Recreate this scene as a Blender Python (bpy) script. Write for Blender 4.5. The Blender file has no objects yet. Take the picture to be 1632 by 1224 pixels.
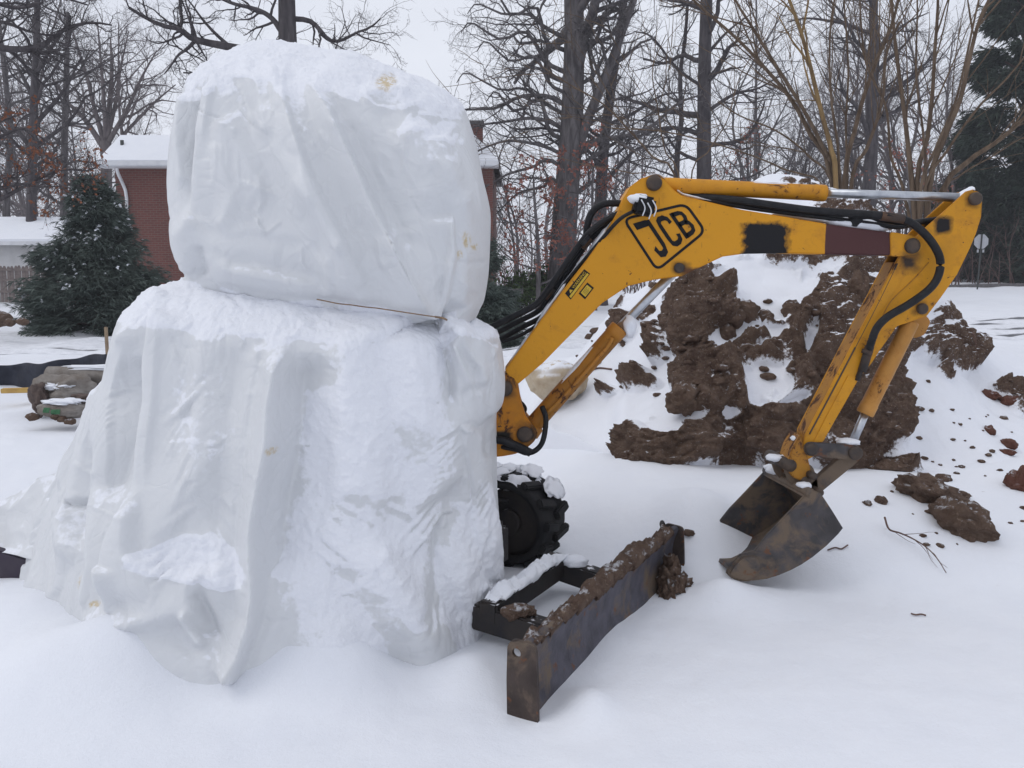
import bpy, bmesh, math, random
import numpy as np
from mathutils import Vector, Matrix
R = math.radians
S = bpy.context.scene
COL = S.collection
# ------------------------------------------------------------------ camera, sky, sun, exposure
CAM_H, PITCH, FPX = 1.55, R(7.4), 1400.0
cd = bpy.data.cameras.new('camera'); cd.sensor_width = 36.0; cd.lens = 36.0 * FPX / 1632.0
cd.clip_start = 0.05; cd.clip_end = 3000
cam = bpy.data.objects.new('camera', cd); COL.objects.link(cam)
cam.location = (0, 0, CAM_H); cam.rotation_euler = (R(90) - PITCH, 0, 0)
S.camera = cam
S.view_settings.view_transform = 'Standard'; S.view_settings.look = 'None'
S.view_settings.gamma = 1.0; S.view_settings.use_curve_mapping = False
S.view_settings.exposure = 0.13
SUN_EL, SUN_AZ = R(50), R(-104)            # azimuth measured from +Y (view direction), negative = left
w = bpy.data.worlds.new('World'); S.world = w; w.use_nodes = True
wt = w.node_tree; wt.nodes.clear()
out = wt.nodes.new('ShaderNodeOutputWorld')
bg = wt.nodes.new('ShaderNodeBackground'); bg.inputs[1].default_value = 0.10
sky = wt.nodes.new('ShaderNodeTexSky'); sky.sky_type = 'NISHITA'; sky.sun_disc = False
sky.sun_elevation = SUN_EL; sky.sun_rotation = SUN_AZ; sky.air_density = 1.0; sky.dust_density = 3.0
# overcast: the clear sky only tints an even layer of cloud
hs = wt.nodes.new('ShaderNodeMix'); hs.data_type = 'RGBA'; hs.inputs[0].default_value = 0.955
tc = wt.nodes.new('ShaderNodeTexCoord')
mp = wt.nodes.new('ShaderNodeMapping'); mp.inputs['Scale'].default_value = (1.0, 1.0, 3.0)
nz = wt.nodes.new('ShaderNodeTexNoise'); nz.inputs['Scale'].default_value = 2.2; nz.inputs['Detail'].default_value = 4
cr = wt.nodes.new('ShaderNodeValToRGB')
cr.color_ramp.elements[0].position = .25; cr.color_ramp.elements[0].color = (6.75, 7.05, 7.9, 1)
cr.color_ramp.elements[1].position = .75; cr.color_ramp.elements[1].color = (7.9, 8.2, 8.95, 1)
wt.links.new(tc.outputs['Generated'], mp.inputs[0]); wt.links.new(mp.outputs[0], nz.inputs['Vector'])
wt.links.new(nz.outputs[0], cr.inputs[0])
wt.links.new(sky.outputs[0], hs.inputs[6]); wt.links.new(cr.outputs[0], hs.inputs[7])
wt.links.new(hs.outputs[2], bg.inputs[0]); wt.links.new(bg.outputs[0], out.inputs[0])
sl = bpy.data.lights.new('sun', 'SUN'); sl.energy = 0.6; sl.angle = R(42); sl.color = (1.0, 0.97, 0.93)
sun = bpy.data.objects.new('sun', sl); COL.objects.link(sun)
sd = Vector((math.sin(SUN_AZ) * math.cos(SUN_EL), math.cos(SUN_AZ) * math.cos(SUN_EL), math.sin(SUN_EL)))
sun.rotation_euler = (-sd).to_track_quat('-Z', 'Y').to_euler()

# ------------------------------------------------------------------ small maths
CP, SP = math.cos(PITCH), math.sin(PITCH)
def P(px, py, Y):
    """world point at distance Y seen in direction (px,py) of the 1632x1224 photo"""
    u = (px - 816) / FPX; v = -(py - 612) / FPX
    t = Y / (CP + v * SP)
    return (u * t, Y, CAM_H + t * (v * CP - SP))
def project(p):
    p = np.asarray(p, float); z = p[:, 2] - CAM_H
    d = p[:, 1] * CP - z * SP; v = p[:, 1] * SP + z * CP
    d = np.maximum(d, .05)
    return 816 + FPX * p[:, 0] / d, 612 - FPX * v / d
def sstep(a, b, x):
    t = np.clip((np.asarray(x, float) - a) / (b - a), 0, 1); return t * t * (3 - 2 * t)
def pchip(xk, yk, x):
    xk = np.asarray(xk, float); yk = np.asarray(yk, float); x = np.asarray(x, float)
    h = np.diff(xk); d = np.diff(yk, axis=0) / (h if yk.ndim == 1 else h[:, None])
    m = np.zeros_like(yk); m[0] = d[0]; m[-1] = d[-1]
    a, b = d[:-1], d[1:]; ok = a * b > 0
    m[1:-1] = np.where(ok, 2 * a * b / np.where(ok, a + b, 1), 0)
    i = np.clip(np.searchsorted(xk, x) - 1, 0, len(xk) - 2)
    t = np.clip((x - xk[i]) / h[i], 0, 1); hh = h[i]
    if yk.ndim > 1: t = t[:, None]; hh = hh[:, None]
    return ((1 + 2 * t) * (1 - t) ** 2) * yk[i] + (t * (1 - t) ** 2) * hh * m[i] + (t * t * (3 - 2 * t)) * yk[i + 1] + (t * t * (t - 1)) * hh * m[i + 1]
_G = np.array([(1,1,0),(-1,1,0),(1,-1,0),(-1,-1,0),(1,0,1),(-1,0,1),(1,0,-1),(-1,0,-1),(0,1,1),(0,-1,1),(0,1,-1),(0,-1,-1)], float)
def perlin(p, seed=0):
    p = np.asarray(p, float); i = np.floor(p).astype(np.int64); f = p - i; u = f * f * f * (f * (f * 6 - 15) + 10)
    r = 0.0
    for dx in (0, 1):
        wx = u[:, 0] if dx else 1 - u[:, 0]
        for dy in (0, 1):
            wy = u[:, 1] if dy else 1 - u[:, 1]
            for dz in (0, 1):
                wz = u[:, 2] if dz else 1 - u[:, 2]
                h = ((i[:, 0] + dx) * 73856093) ^ ((i[:, 1] + dy) * 19349663) ^ ((i[:, 2] + dz) * 83492791) ^ (seed * 2654435761 + 97)
                h = (h ^ (h >> 13)) * 1274126177; h = (h ^ (h >> 16)) & 0x7fffffff
                g = _G[h % 12]
                r = r + wx * wy * wz * (g[:, 0] * (f[:, 0] - dx) + g[:, 1] * (f[:, 1] - dy) + g[:, 2] * (f[:, 2] - dz))
    return r
def fbm(p, seed=0, octs=4, gain=.5):
    p = np.asarray(p, float); a = 1.0; r = 0.0
    for k in range(octs):
        r = r + a * perlin(p, seed + k * 17); p = p * 2.03; a *= gain
    return r
def ridged(p, seed=0, octs=3, gain=.5):
    p = np.asarray(p, float); a = 1.0; r = 0.0
    for k in range(octs):
        r = r + a * (1 - np.abs(perlin(p, seed + k * 31)) * 2); p = p * 2.1; a *= gain
    return r
def polyd(px, py, poly):
    """distance, side (+1 = right of a downward path), position 0..1 along the path"""
    poly = np.asarray(poly, float); seg = poly[1:] - poly[:-1]; L = np.hypot(seg[:, 0], seg[:, 1]); cum = np.concatenate([[0], np.cumsum(L)])
    best = np.full(px.shape, 1e9); side = np.zeros(px.shape); tt = np.zeros(px.shape)
    for k in range(len(seg)):
        vx, vy = px - poly[k, 0], py - poly[k, 1]
        t = np.clip((vx * seg[k, 0] + vy * seg[k, 1]) / (L[k] ** 2), 0, 1)
        ex, ey = vx - t * seg[k, 0], vy - t * seg[k, 1]; d = np.hypot(ex, ey)
        m = d < best
        best = np.where(m, d, best); side = np.where(m, np.where(seg[k, 0] * vy - seg[k, 1] * vx < 0, 1, -1), side)
        tt = np.where(m, (cum[k] + t * L[k]) / cum[-1], tt)
    return best, side, tt
def catmull(pts, n):
    pts = np.asarray(pts, float)
    if len(pts) < 3:
        t = np.linspace(0, 1, n)[:, None]; return pts[0] * (1 - t) + pts[-1] * t
    q = np.vstack([2 * pts[0] - pts[1], pts, 2 * pts[-1] - pts[-2]])
    s = np.linspace(0, len(pts) - 1 - 1e-9, n); i = s.astype(int); t = (s - i)[:, None]
    a, b, c, d = q[i], q[i + 1], q[i + 2], q[i + 3]
    return .5 * (2 * b + (c - a) * t + (2 * a - 5 * b + 4 * c - d) * t ** 2 + (3 * b - a - 3 * c + d) * t ** 3)

# ------------------------------------------------------------------ object helpers
def mesh_np(name, verts, quads=None, tris=None, smooth=True):
    me = bpy.data.meshes.new(name); verts = np.ascontiguousarray(verts, np.float32).reshape(-1, 3)
    nq = 0 if quads is None else len(quads); nt = 0 if tris is None else len(tris)
    me.vertices.add(len(verts)); me.vertices.foreach_set('co', verts.ravel())
    idx = []; tot = []
    if nq: idx.append(np.asarray(quads, np.int32).ravel()); tot.append(np.full(nq, 4, np.int32))
    if nt: idx.append(np.asarray(tris, np.int32).ravel()); tot.append(np.full(nt, 3, np.int32))
    idx = np.concatenate(idx); tot = np.concatenate(tot)
    me.loops.add(len(idx)); me.loops.foreach_set('vertex_index', idx)
    me.polygons.add(nq + nt); st = np.concatenate([[0], np.cumsum(tot)[:-1]]).astype(np.int32)
    me.polygons.foreach_set('loop_start', st)
    try: me.polygons.foreach_set('loop_total', tot)
    except Exception: pass
    me.polygons.foreach_set('use_smooth', np.full(nq + nt, smooth, bool))
    me.update(calc_edges=True); me.validate()
    return me
def attr(me, name, vals):
    a = me.attributes.new(name, 'FLOAT', 'POINT'); a.data.foreach_set('value', np.asarray(vals, np.float32))
def ob(name, me, m=None, parent=None):
    o = bpy.data.objects.new(name, me)
    if m is not None and not me.materials: me.materials.append(m)
    COL.objects.link(o)
    if parent is not None:
        o.parent = parent
        if parent.type == 'EMPTY' and parent.get('_abs'):
            o.matrix_parent_inverse = Matrix.Translation(parent.location).inverted()
    return o
def tag(o, label=None, cat=None, group=None, kind=None):
    if label: o['label'] = label
    if cat: o['category'] = cat
    if group: o['group'] = group
    if kind: o['kind'] = kind
    return o
ABS = set()
def thing(name, loc, label, cat, group=None, absolute=True):
    o = bpy.data.objects.new(name, None); o.empty_display_size = .1; COL.objects.link(o); o.location = loc
    if absolute: o['_abs'] = 1; ABS.add(o)
    return tag(o, label, cat, group)
def copy_tree(o, parent=None):
    c = o.copy(); COL.objects.link(c)
    if parent is not None: c.parent = parent; c.matrix_parent_inverse = o.matrix_parent_inverse.copy()
    for ch in list(o.children): copy_tree(ch, c)
    return c
def grid_quads(nr, nc, wrap=False):
    r = np.arange(nr - 1)[:, None] * nc; c = np.arange(nc if wrap else nc - 1)[None, :]; c2 = (c + 1) % nc
    return np.stack([r + c, r + c2, r + nc + c2, r + nc + c], -1).reshape(-1, 4)
def frames(pts):
    """pts [B,n,3] -> two perpendicular unit vectors"""
    T = np.gradient(pts, axis=1); T /= np.maximum(np.linalg.norm(T, axis=2, keepdims=True), 1e-9)
    t0 = T.mean(axis=1); ref = np.where(np.abs(t0[:, 2:3]) < .9, np.array([[0, 0, 1.]]), np.array([[1., 0, 0]]))
    ref = np.repeat(ref[:, None, :], pts.shape[1], 1)
    U = np.cross(T, ref); U /= np.maximum(np.linalg.norm(U, axis=2, keepdims=True), 1e-6)
    return U, np.cross(T, U)
def tubes_np(pts, rad, sides):
    pts = np.asarray(pts, float); B, n, _ = pts.shape; U, V = frames(pts)
    a = np.arange(sides) * 2 * math.pi / sides
    ring = pts[:, :, None, :] + rad[:, :, None, None] * (np.cos(a)[None, None, :, None] * U[:, :, None, :] + np.sin(a)[None, None, :, None] * V[:, :, None, :])
    q = grid_quads(n, sides, True); off = (np.arange(B) * n * sides)[:, None, None]
    return ring.reshape(-1, 3), (q[None] + off).reshape(-1, 4)
class MB:
    """collects pieces into one mesh"""
    def __init__(s): s.v = []; s.q = []; s.t = []; s.n = 0
    def add(s, v, q=None, t=None):
        v = np.asarray(v, float).reshape(-1, 3)
        if q is not None and len(q): s.q.append(np.asarray(q) + s.n)
        if t is not None and len(t): s.t.append(np.asarray(t) + s.n)
        s.v.append(v); s.n += len(v); return s
    def mesh(s, name, smooth=True):
        return mesh_np(name, np.concatenate(s.v), np.concatenate(s.q) if s.q else None, np.concatenate(s.t) if s.t else None, smooth)
    def tube(s, pts, r, sides=10, n=None, caps=True):
        pts = np.asarray(pts, float)
        if n: pts = catmull(pts, n)
        r = np.full(len(pts), r) if np.isscalar(r) else np.interp(np.linspace(0, 1, len(pts)), np.linspace(0, 1, len(r)), r)
        v, q = tubes_np(pts[None], r[None], sides); t = []
        if caps:
            k = len(v); v = np.vstack([v, pts[0], pts[-1]]); b = (len(pts) - 1) * sides
            for i in range(sides):
                j = (i + 1) % sides; t += [(k, j, i), (k + 1, b + i, b + j)]
        return s.add(v, q, t)
def from_bm(name, bm, smooth=False, angle=None):
    bmesh.ops.recalc_face_normals(bm, faces=bm.faces)
    me = bpy.data.meshes.new(name); bm.to_mesh(me); bm.free()
    if smooth:
        for p in me.polygons: p.use_smooth = True
    return me
def box_bm(bm, c, s, rot=None, bev=0.0):
    r = bmesh.ops.create_cube(bm, size=1.0); vs = r['verts']
    bmesh.ops.scale(bm, verts=vs, vec=s)
    if bev:
        es = list({e for v in vs for e in v.link_edges})
        vs = list({v for f in bmesh.ops.bevel(bm, geom=es, offset=bev, segments=2, affect='EDGES')['faces'] for v in f.verts} | set(v for v in vs if v.is_valid))
    M = (rot.to_matrix().to_4x4() if hasattr(rot, 'to_matrix') else (rot or Matrix.Identity(4)))
    bmesh.ops.transform(bm, matrix=Matrix.Translation(c) @ M, verts=vs)
def boxm(name, c, s, rot=None, bev=0.0):
    bm = bmesh.new(); box_bm(bm, c, s, rot, bev); return from_bm(name, bm)
def prism(name, outline, depth_vec, bev=.004):
    """outline: list of 3d points, extruded along depth_vec, edges softened"""
    bm = bmesh.new(); dv = Vector(depth_vec)
    a = [bm.verts.new(p) for p in outline]; b = [bm.verts.new(Vector(p) + dv) for p in outline]
    n = len(a); bm.faces.new(a); bm.faces.new(b[::-1])
    for i in range(n): bm.faces.new((a[i], a[(i + 1) % n], b[(i + 1) % n], b[i]))
    bmesh.ops.recalc_face_normals(bm, faces=bm.faces)
    if bev:
        caps = [f for f in bm.faces if len(f.verts) == n and n > 4] or list(bm.faces)[:2]
        es = {e for f in caps for e in f.edges}
        bmesh.ops.bevel(bm, geom=list(es), offset=bev, segments=2, affect='EDGES', clamp_overlap=True)
    bmesh.ops.triangulate(bm, faces=[f for f in bm.faces if len(f.verts) > 4])
    return from_bm(name, bm)
def rounded(pts, r=6, k=4):
    """round the corners of a pixel polygon"""
    pts = [np.array(p, float) for p in pts]; o = []
    for i, p in enumerate(pts):
        a, b = pts[i - 1] - p, pts[(i + 1) % len(pts)] - p
        la, lb = np.linalg.norm(a), np.linalg.norm(b); rr = min(r, la * .45, lb * .45)
        A, B = p + a / la * rr, p + b / lb * rr
        for t in np.linspace(0, 1, k): o.append((1 - t) ** 2 * A + 2 * t * (1 - t) * p + t * t * B)
    return o
def lump(name, radius, seed, squash=(1, 1, 1), sub=3, amp=.28, freq=1.6, detail=.06):
    bm = bmesh.new(); bmesh.ops.create_icosphere(bm, subdivisions=sub, radius=1.0)
    v = np.array([x.co[:] for x in bm.verts]); d = 1 + amp * fbm(v * freq + seed * 7.3, seed, 3) + detail * perlin(v * 6 + seed, seed + 5)
    v = v * d[:, None] * np.array(squash) * radius
    for x, c in zip(bm.verts, v): x.co = c
    return from_bm(name, bm, True)
# ------------------------------------------------------------------ materials
def nd(t, typ, ins=None, **at):
    n = t.nodes.new(typ)
    for k, v in at.items(): setattr(n, k, v)
    for k, v in (ins or {}).items():
        s = n.inputs[k]
        if isinstance(v, bpy.types.NodeSocket): t.links.new(v, s)
        else: s.default_value = v
    return n
def mixc(t, f, a, b):
    a = a if isinstance(a, bpy.types.NodeSocket) else (*a, 1); b = b if isinstance(b, bpy.types.NodeSocket) else (*b, 1)
    return nd(t, 'ShaderNodeMix', {0: f, 6: a, 7: b}, data_type='RGBA').outputs[2]
def math_(t, op, a, b=0.0, c=0.0): return nd(t, 'ShaderNodeMath', {0: a, 1: b, 2: c}, operation=op).outputs[0]
def ramp(t, f, stops):
    n = nd(t, 'ShaderNodeValToRGB', {0: f}); e = n.color_ramp.elements
    while len(e) < len(stops): e.new(.5)
    for x, (p, c) in zip(e, stops):
        x.position = p; x.color = (c, c, c, 1) if np.isscalar(c) else (*c, 1)
    return n.outputs[0]
def noise(t, scale, detail=3, rough=.5, vec=None, dist=0.0):
    i = {'Scale': scale, 'Detail': detail, 'Roughness': rough, 'Distortion': dist}
    i['Vector'] = vec if vec is not None else nd(t, 'ShaderNodeNewGeometry').outputs['Position']
    return nd(t, 'ShaderNodeTexNoise', i).outputs[0]
def objvec(t): return nd(t, 'ShaderNodeTexCoord').outputs['Object']
def bump(t, h, strength=.3, dist=.01, normal=None):
    i = {'Height': h, 'Strength': strength, 'Distance': dist}
    if normal is not None: i['Normal'] = normal
    return nd(t, 'ShaderNodeBump', i).outputs[0]
def attrf(t, name): return nd(t, 'ShaderNodeAttribute', attribute_name=name).outputs['Fac']
def new_mat(name):
    m = bpy.data.materials.new(name); m.use_nodes = True; t = m.node_tree; t.nodes.clear()
    o = t.nodes.new('ShaderNodeOutputMaterial'); b = t.nodes.new('ShaderNodeBsdfPrincipled'); t.links.new(b.outputs[0], o.inputs[0])
    return m, t, b
def setp(t, b, **k):
    for n, v in k.items():
        s = b.inputs[n.replace('_', ' ')]
        if isinstance(v, bpy.types.NodeSocket): t.links.new(v, s)
        elif hasattr(v, '__len__') and len(v) == 3 and s.type == 'RGBA': s.default_value = (*v, 1)
        else: s.default_value = v
def upz(t): return nd(t, 'ShaderNodeSeparateXYZ', {0: nd(t, 'ShaderNodeNewGeometry').outputs['Normal']}).outputs[2]
SNOWC = (.785, .80, .845)
M = {}
def snow_nodes(t, s=1.0):
    a = noise(t, 9, 5, .6); b = noise(t, 140, 3, .6)
    h = math_(t, 'ADD', math_(t, 'MULTIPLY', a, 1.0), math_(t, 'MULTIPLY', b, .22))
    return bump(t, h, .35 * s, .03)
def mk_snow():
    m, t, b = new_mat('snow'); c = mixc(t, ramp(t, noise(t, 3, 4), [(.3, 0), (.7, 1)]), (.765, .785, .835), (.795, .812, .855))
    setp(t, b, Base_Color=c, Roughness=.75, Specular_IOR_Level=.25, Normal=snow_nodes(t)); M['snow'] = m
    # ground: the same snow with specks of blown earth where the attribute says so
    m, t, b = new_mat('snow_ground'); c = mixc(t, ramp(t, noise(t, 3, 4), [(.3, 0), (.7, 1)]), (.765, .785, .835), (.795, .812, .855))
    sp = ramp(t, noise(t, 23, 4, .65), [(.70, 0), (.76, 1)]); sp = math_(t, 'MULTIPLY', sp, attrf(t, 'specks'))
    c = mixc(t, sp, c, (.22, .15, .12))
    setp(t, b, Base_Color=c, Roughness=.75, Specular_IOR_Level=.25, Normal=snow_nodes(t, .8)); M['ground'] = m
    # tarpaulin with caught snow
    m, t, b = new_mat('tarpaulin'); s = attrf(t, 'snow'); st = attrf(t, 'stain')
    n1 = noise(t, 2.2, 3); c = mixc(t, n1, (.62, .635, .655), (.695, .705, .718))
    sf = ramp(t, math_(t, 'ADD', s, math_(t, 'MULTIPLY', math_(t, 'SUBTRACT', noise(t, 28, 5, .65), .5), .9)), [(.42, 0), (.58, 1)])
    c = mixc(t, sf, c, SNOWC)
    c = mixc(t, math_(t, 'MULTIPLY', st, ramp(t, noise(t, 48, 4, .7), [(.40, 0), (.58, .85)])), c, (.50, .36, .13))
    vor = nd(t, 'ShaderNodeTexVoronoi', {'Scale': 7.5, 'Vector': nd(t, 'ShaderNodeVectorMath', {0: nd(t, 'ShaderNodeNewGeometry').outputs['Position'], 1: nd(t, 'ShaderNodeTexNoise', {'Scale': 3.0, 'Vector': nd(t, 'ShaderNodeNewGeometry').outputs['Position']}).outputs['Color']}, operation='ADD').outputs[0]}, feature='DISTANCE_TO_EDGE').outputs['Distance']
    cre = ramp(t, vor, [(0, 0), (.16, 1)])
    hh = math_(t, 'ADD', math_(t, 'MULTIPLY', cre, .10), math_(t, 'ADD', math_(t, 'MULTIPLY', noise(t, 8, 3, .45, dist=.6), .6), math_(t, 'MULTIPLY', noise(t, 140, 3), .045)))
    nb = bump(t, hh, .42, .025)
    ns = bump(t, math_(t, 'ADD', noise(t, 22, 4, .55), math_(t, 'MULTIPLY', noise(t, 160, 2), .06)), .40, .03)
    nm = nd(t, 'ShaderNodeMix', {0: sf, 4: nb, 5: ns}, data_type='VECTOR').outputs[1]
    setp(t, b, Base_Color=c, Roughness=math_(t, 'ADD', .42, math_(t, 'MULTIPLY', sf, .3)), Specular_IOR_Level=.35, Normal=nm); M['tarp'] = m
def earth_col(t, red=0.0):
    a = noise(t, 2.0, 4); b = noise(t, 18, 5, .65)
    c = mixc(t, ramp(t, a, [(.35, 0), (.65, 1)]), (.120, .076, .055), (.078, .047, .037))
    c = mixc(t, ramp(t, b, [(.3, 0), (.75, 1)]), c, (.200, .142, .108))
    c = mixc(t, ramp(t, noise(t, 45, 3), [(.62, 0), (.72, 1)]), c, (.26, .19, .145))
    if red: c = mixc(t, red, c, (.17, .062, .046))
    return c
def mk_earth():
    m, t, b = new_mat('earth_and_snow'); s = attrf(t, 'dirt')
    f = math_(t, 'ADD', s, math_(t, 'MULTIPLY', math_(t, 'SUBTRACT', noise(t, 26, 6, .75), .5), 1.5))
    f = math_(t, 'ADD', f, math_(t, 'MULTIPLY', math_(t, 'SUBTRACT', noise(t, 6, 4, .65), .5), .8))
    up = math_(t, 'MULTIPLY', ramp(t, math_(t, 'ADD', upz(t), math_(t, 'MULTIPLY', math_(t, 'SUBTRACT', noise(t, 18, 5, .7), .5), .9)), [(.66, 0), (1.0, 1)]), math_(t, 'ADD', .30, math_(t, 'MULTIPLY', attrf(t, 'frost'), .55)))
    f = math_(t, 'SUBTRACT', f, up)
    df = ramp(t, f, [(.36, 0), (.56, 1)])
    frost = ramp(t, noise(t, 70, 4, .7), [(.60, 0), (.72, .75)])
    c = mixc(t, math_(t, 'MULTIPLY', frost, math_(t, 'ADD', .38, attrf(t, 'frost'))), earth_col(t), SNOWC)
    c = mixc(t, df, SNOWC, c)
    h = math_(t, 'ADD', noise(t, 24, 6, .7), math_(t, 'MULTIPLY', noise(t, 95, 3, .6), .35))
    nb = bump(t, h, 1.0, .045); ns = snow_nodes(t)
    nm = nd(t, 'ShaderNodeMix', {0: df, 4: ns, 5: nb}, data_type='VECTOR').outputs[1]
    setp(t, b, Base_Color=c, Roughness=.92, Specular_IOR_Level=.15, Normal=nm); M['mound'] = m
    for nm_, red in (('earth', 0.0), ('red_earth', .65)):
        m, t, b = new_mat(nm_); c = earth_col(t, red)
        up = math_(t, 'MULTIPLY', ramp(t, upz(t), [(.5, 0), (.9, 1)]), ramp(t, noise(t, 15, 5, .75), [(.54, 0), (.62, 1)]))
        c = mixc(t, math_(t, 'MULTIPLY', up, .8), c, SNOWC)
        h = math_(t, 'ADD', noise(t, 30, 6, .7), math_(t, 'MULTIPLY', noise(t, 120, 3), .3))
        setp(t, b, Base_Color=c, Roughness=.92, Specular_IOR_Level=.15, Normal=bump(t, h, 1.0, .03)); M[nm_] = m
def boxmask(t, c0, c1, nscale=14, namp=.5, soft=.25):
    """1 inside an x-z box with a ragged, slightly soft edge"""
    pos = nd(t, 'ShaderNodeSeparateXYZ', {0: nd(t, 'ShaderNodeNewGeometry').outputs['Position']})
    cx, cz, hx, hz = (c0[0] + c1[0]) / 2, (c0[2] + c1[2]) / 2, abs(c0[0] - c1[0]) / 2, abs(c0[2] - c1[2]) / 2
    dx = math_(t, 'DIVIDE', math_(t, 'ABSOLUTE', math_(t, 'SUBTRACT', pos.outputs[0], cx)), hx)
    dz = math_(t, 'DIVIDE', math_(t, 'ABSOLUTE', math_(t, 'SUBTRACT', pos.outputs[2], cz)), hz)
    p = math_(t, 'POWER', math_(t, 'ADD', math_(t, 'POWER', dx, 4.0), math_(t, 'POWER', dz, 4.0)), .25)
    if namp: p = math_(t, 'ADD', p, math_(t, 'MULTIPLY', math_(t, 'SUBTRACT', noise(t, nscale, 4, .6), .5), namp))
    return ramp(t, p, [(max(0, 1 - soft), 1), (1.0, 0)])
def mk_paint(name, wear, base=(.655, .298, .018), masks=(), grime=0.0):
    m, t, b = new_mat(name)
    c = mixc(t, noise(t, 3, 3), base, tuple(x * .86 for x in base))
    f = noise(t, 9, 6, .72, dist=.4); r0 = .735 - .24 * wear
    if grime: c = mixc(t, math_(t, 'MULTIPLY', ramp(t, noise(t, 6, 5, .6), [(.35, 0), (.7, 1)]), grime), c, (.20, .105, .03))
    rust = ramp(t, f, [(r0 - .03, 0), (r0 + .03, 1)])
    chips = ramp(t, noise(t, 26, 5, .7), [(.69 - .08 * wear, 0), (.705 - .08 * wear, 1)])
    sc = ramp(t, noise(t, 1.0, 2, .5, vec=nd(t, 'ShaderNodeMapping', {0: nd(t, 'ShaderNodeNewGeometry').outputs['Position'], 'Rotation': (0, R(40), 0), 'Scale': (90, 9, 9)}).outputs[0]), [(.74, 0), (.76, .5)])
    c = mixc(t, math_(t, 'MULTIPLY', ramp(t, noise(t, 9, 6, .72, dist=.4), [(r0 - .14, 0), (r0, .55)]), .8), c, (.33, .13, .025))
    c = mixc(t, math_(t, 'MAXIMUM', math_(t, 'MAXIMUM', rust, chips), sc), c, (.075, .035, .022))
    for (p0, p1, colr, ns, na, soft) in masks:
        c = mixc(t, boxmask(t, p0, p1, ns, na, soft), c, colr)
    setp(t, b, Base_Color=c, Roughness=math_(t, 'ADD', .5, math_(t, 'MULTIPLY', rust, .35)), Specular_IOR_Level=.22,
         Normal=bump(t, math_(t, 'ADD', noise(t, 60, 3), math_(t, 'MULTIPLY', rust, -.6)), .12, .01)); M[name] = m
    return m
def mk_plain(name, c0, c1=None, rough=.6, metal=0.0, scale=8, bmp=.2, bscale=40, spec=.4, snow=0.0, stops=(.35, .65), bdist=.01, vec=None):
    m, t, b = new_mat(name); c = mixc(t, ramp(t, noise(t, scale, 5, .62), [(stops[0], 0), (stops[1], 1)]), c0, c1 or tuple(x * .75 for x in c0))
    if snow:
        up = math_(t, 'MULTIPLY', ramp(t, upz(t), [(.35, 0), (.8, 1)]), ramp(t, noise(t, 18, 4, .7), [(.62 - snow * .35, 0), (.70 - snow * .3, 1)]))
        c = mixc(t, up, c, SNOWC)
    setp(t, b, Base_Color=c, Roughness=rough, Metallic=metal, Specular_IOR_Level=spec, Normal=bump(t, noise(t, bscale, 5, .65), bmp, bdist)); M[name] = m
    return m
def mk_bark(name, c0, c1, scale=6.0, snow=0.0):
    m, t, b = new_mat(name); v = nd(t, 'ShaderNodeMapping', {0: nd(t, 'ShaderNodeNewGeometry').outputs['Position'], 'Scale': (1, 1, .22)}).outputs[0]
    f = noise(t, scale, 6, .65, vec=v, dist=.5); c = mixc(t, ramp(t, f, [(.38, 0), (.64, 1)]), c0, c1)
    if snow: c = mixc(t, math_(t, 'MULTIPLY', ramp(t, upz(t), [(.55, 0), (.9, 1)]), snow), c, SNOWC)
    setp(t, b, Base_Color=c, Roughness=.9, Specular_IOR_Level=.15, Normal=bump(t, f, .8, .04)); M[name] = m
def mk_leaf(name, c0, c1, scale=1.2, trans=.0):
    m, t, b = new_mat(name); c = mixc(t, ramp(t, noise(t, scale, 4, .6), [(.35, 0), (.65, 1)]), c0, c1)
    c = mixc(t, math_(t, 'MULTIPLY', noise(t, 60, 2), .5), c, tuple(x * 1.5 for x in c1))
    setp(t, b, Base_Color=c, Roughness=.7, Specular_IOR_Level=.2); M[name] = m
mk_snow(); mk_earth()
mk_bark('bark_oak', (.070, .063, .065), (.155, .142, .145)); mk_bark('bark_dark', (.052, .046, .050), (.100, .090, .094)); mk_bark('bark_grey_hazed', (.115, .098, .102), (.185, .16, .16))  # the far trees' grey is lightened: distance haze put into the bark colour
mk_bark('bark_tan', (.085, .060, .043), (.165, .120, .085), 9); mk_bark('bark_peeled', (.15, .10, .055), (.30, .20, .09), 7); mk_bark('bark_red', (.085, .055, .050), (.13, .088, .080))
mk_leaf('cedar_green', (.036, .052, .047), (.098, .120, .104), 1.3); mk_leaf('spruce_dark', (.017, .027, .021), (.036, .049, .036), .8)
mk_leaf('shrub_green', (.035, .062, .022), (.075, .11, .04)); mk_leaf('oak_leaf', (.13, .048, .028), (.21, .085, .045)); mk_leaf('beech_leaf', (.17, .055, .044), (.25, .10, .072))
mk_plain('rubber', (.014, .014, .016), (.026, .025, .025), .75, bmp=.3, spec=.2); mk_plain('hose_rubber', (.008, .008, .010), (.018, .018, .020), .55, scale=30, bmp=.25, bscale=120, spec=.25)
mk_plain('chrome', (.55, .57, .60), (.40, .42, .46), .28, .85, 20, .05)
mk_plain('steel_rusty', (.040, .034, .032), (.115, .060, .034), .62, .25, 5, .35, 30); mk_plain('steel_black', (.014, .014, .017), (.034, .027, .024), .65, .1, 7, .25, 30, snow=.15)
mk_plain('pin_steel', (.045, .038, .036), (.10, .07, .05), .6, .3, 12, .3)
mk_plain('black_paint', (.008, .008, .010), (.014, .014, .016), .65, spec=.2); mk_plain('yellow_print', (.62, .42, .03), (.55, .36, .03), .5)
mk_plain('white_paint', (.72, .73, .75), (.62, .63, .66), .55, scale=3); mk_plain('shed_white', (.60, .60, .60), (.50, .50, .50), .7, scale=2)
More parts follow.
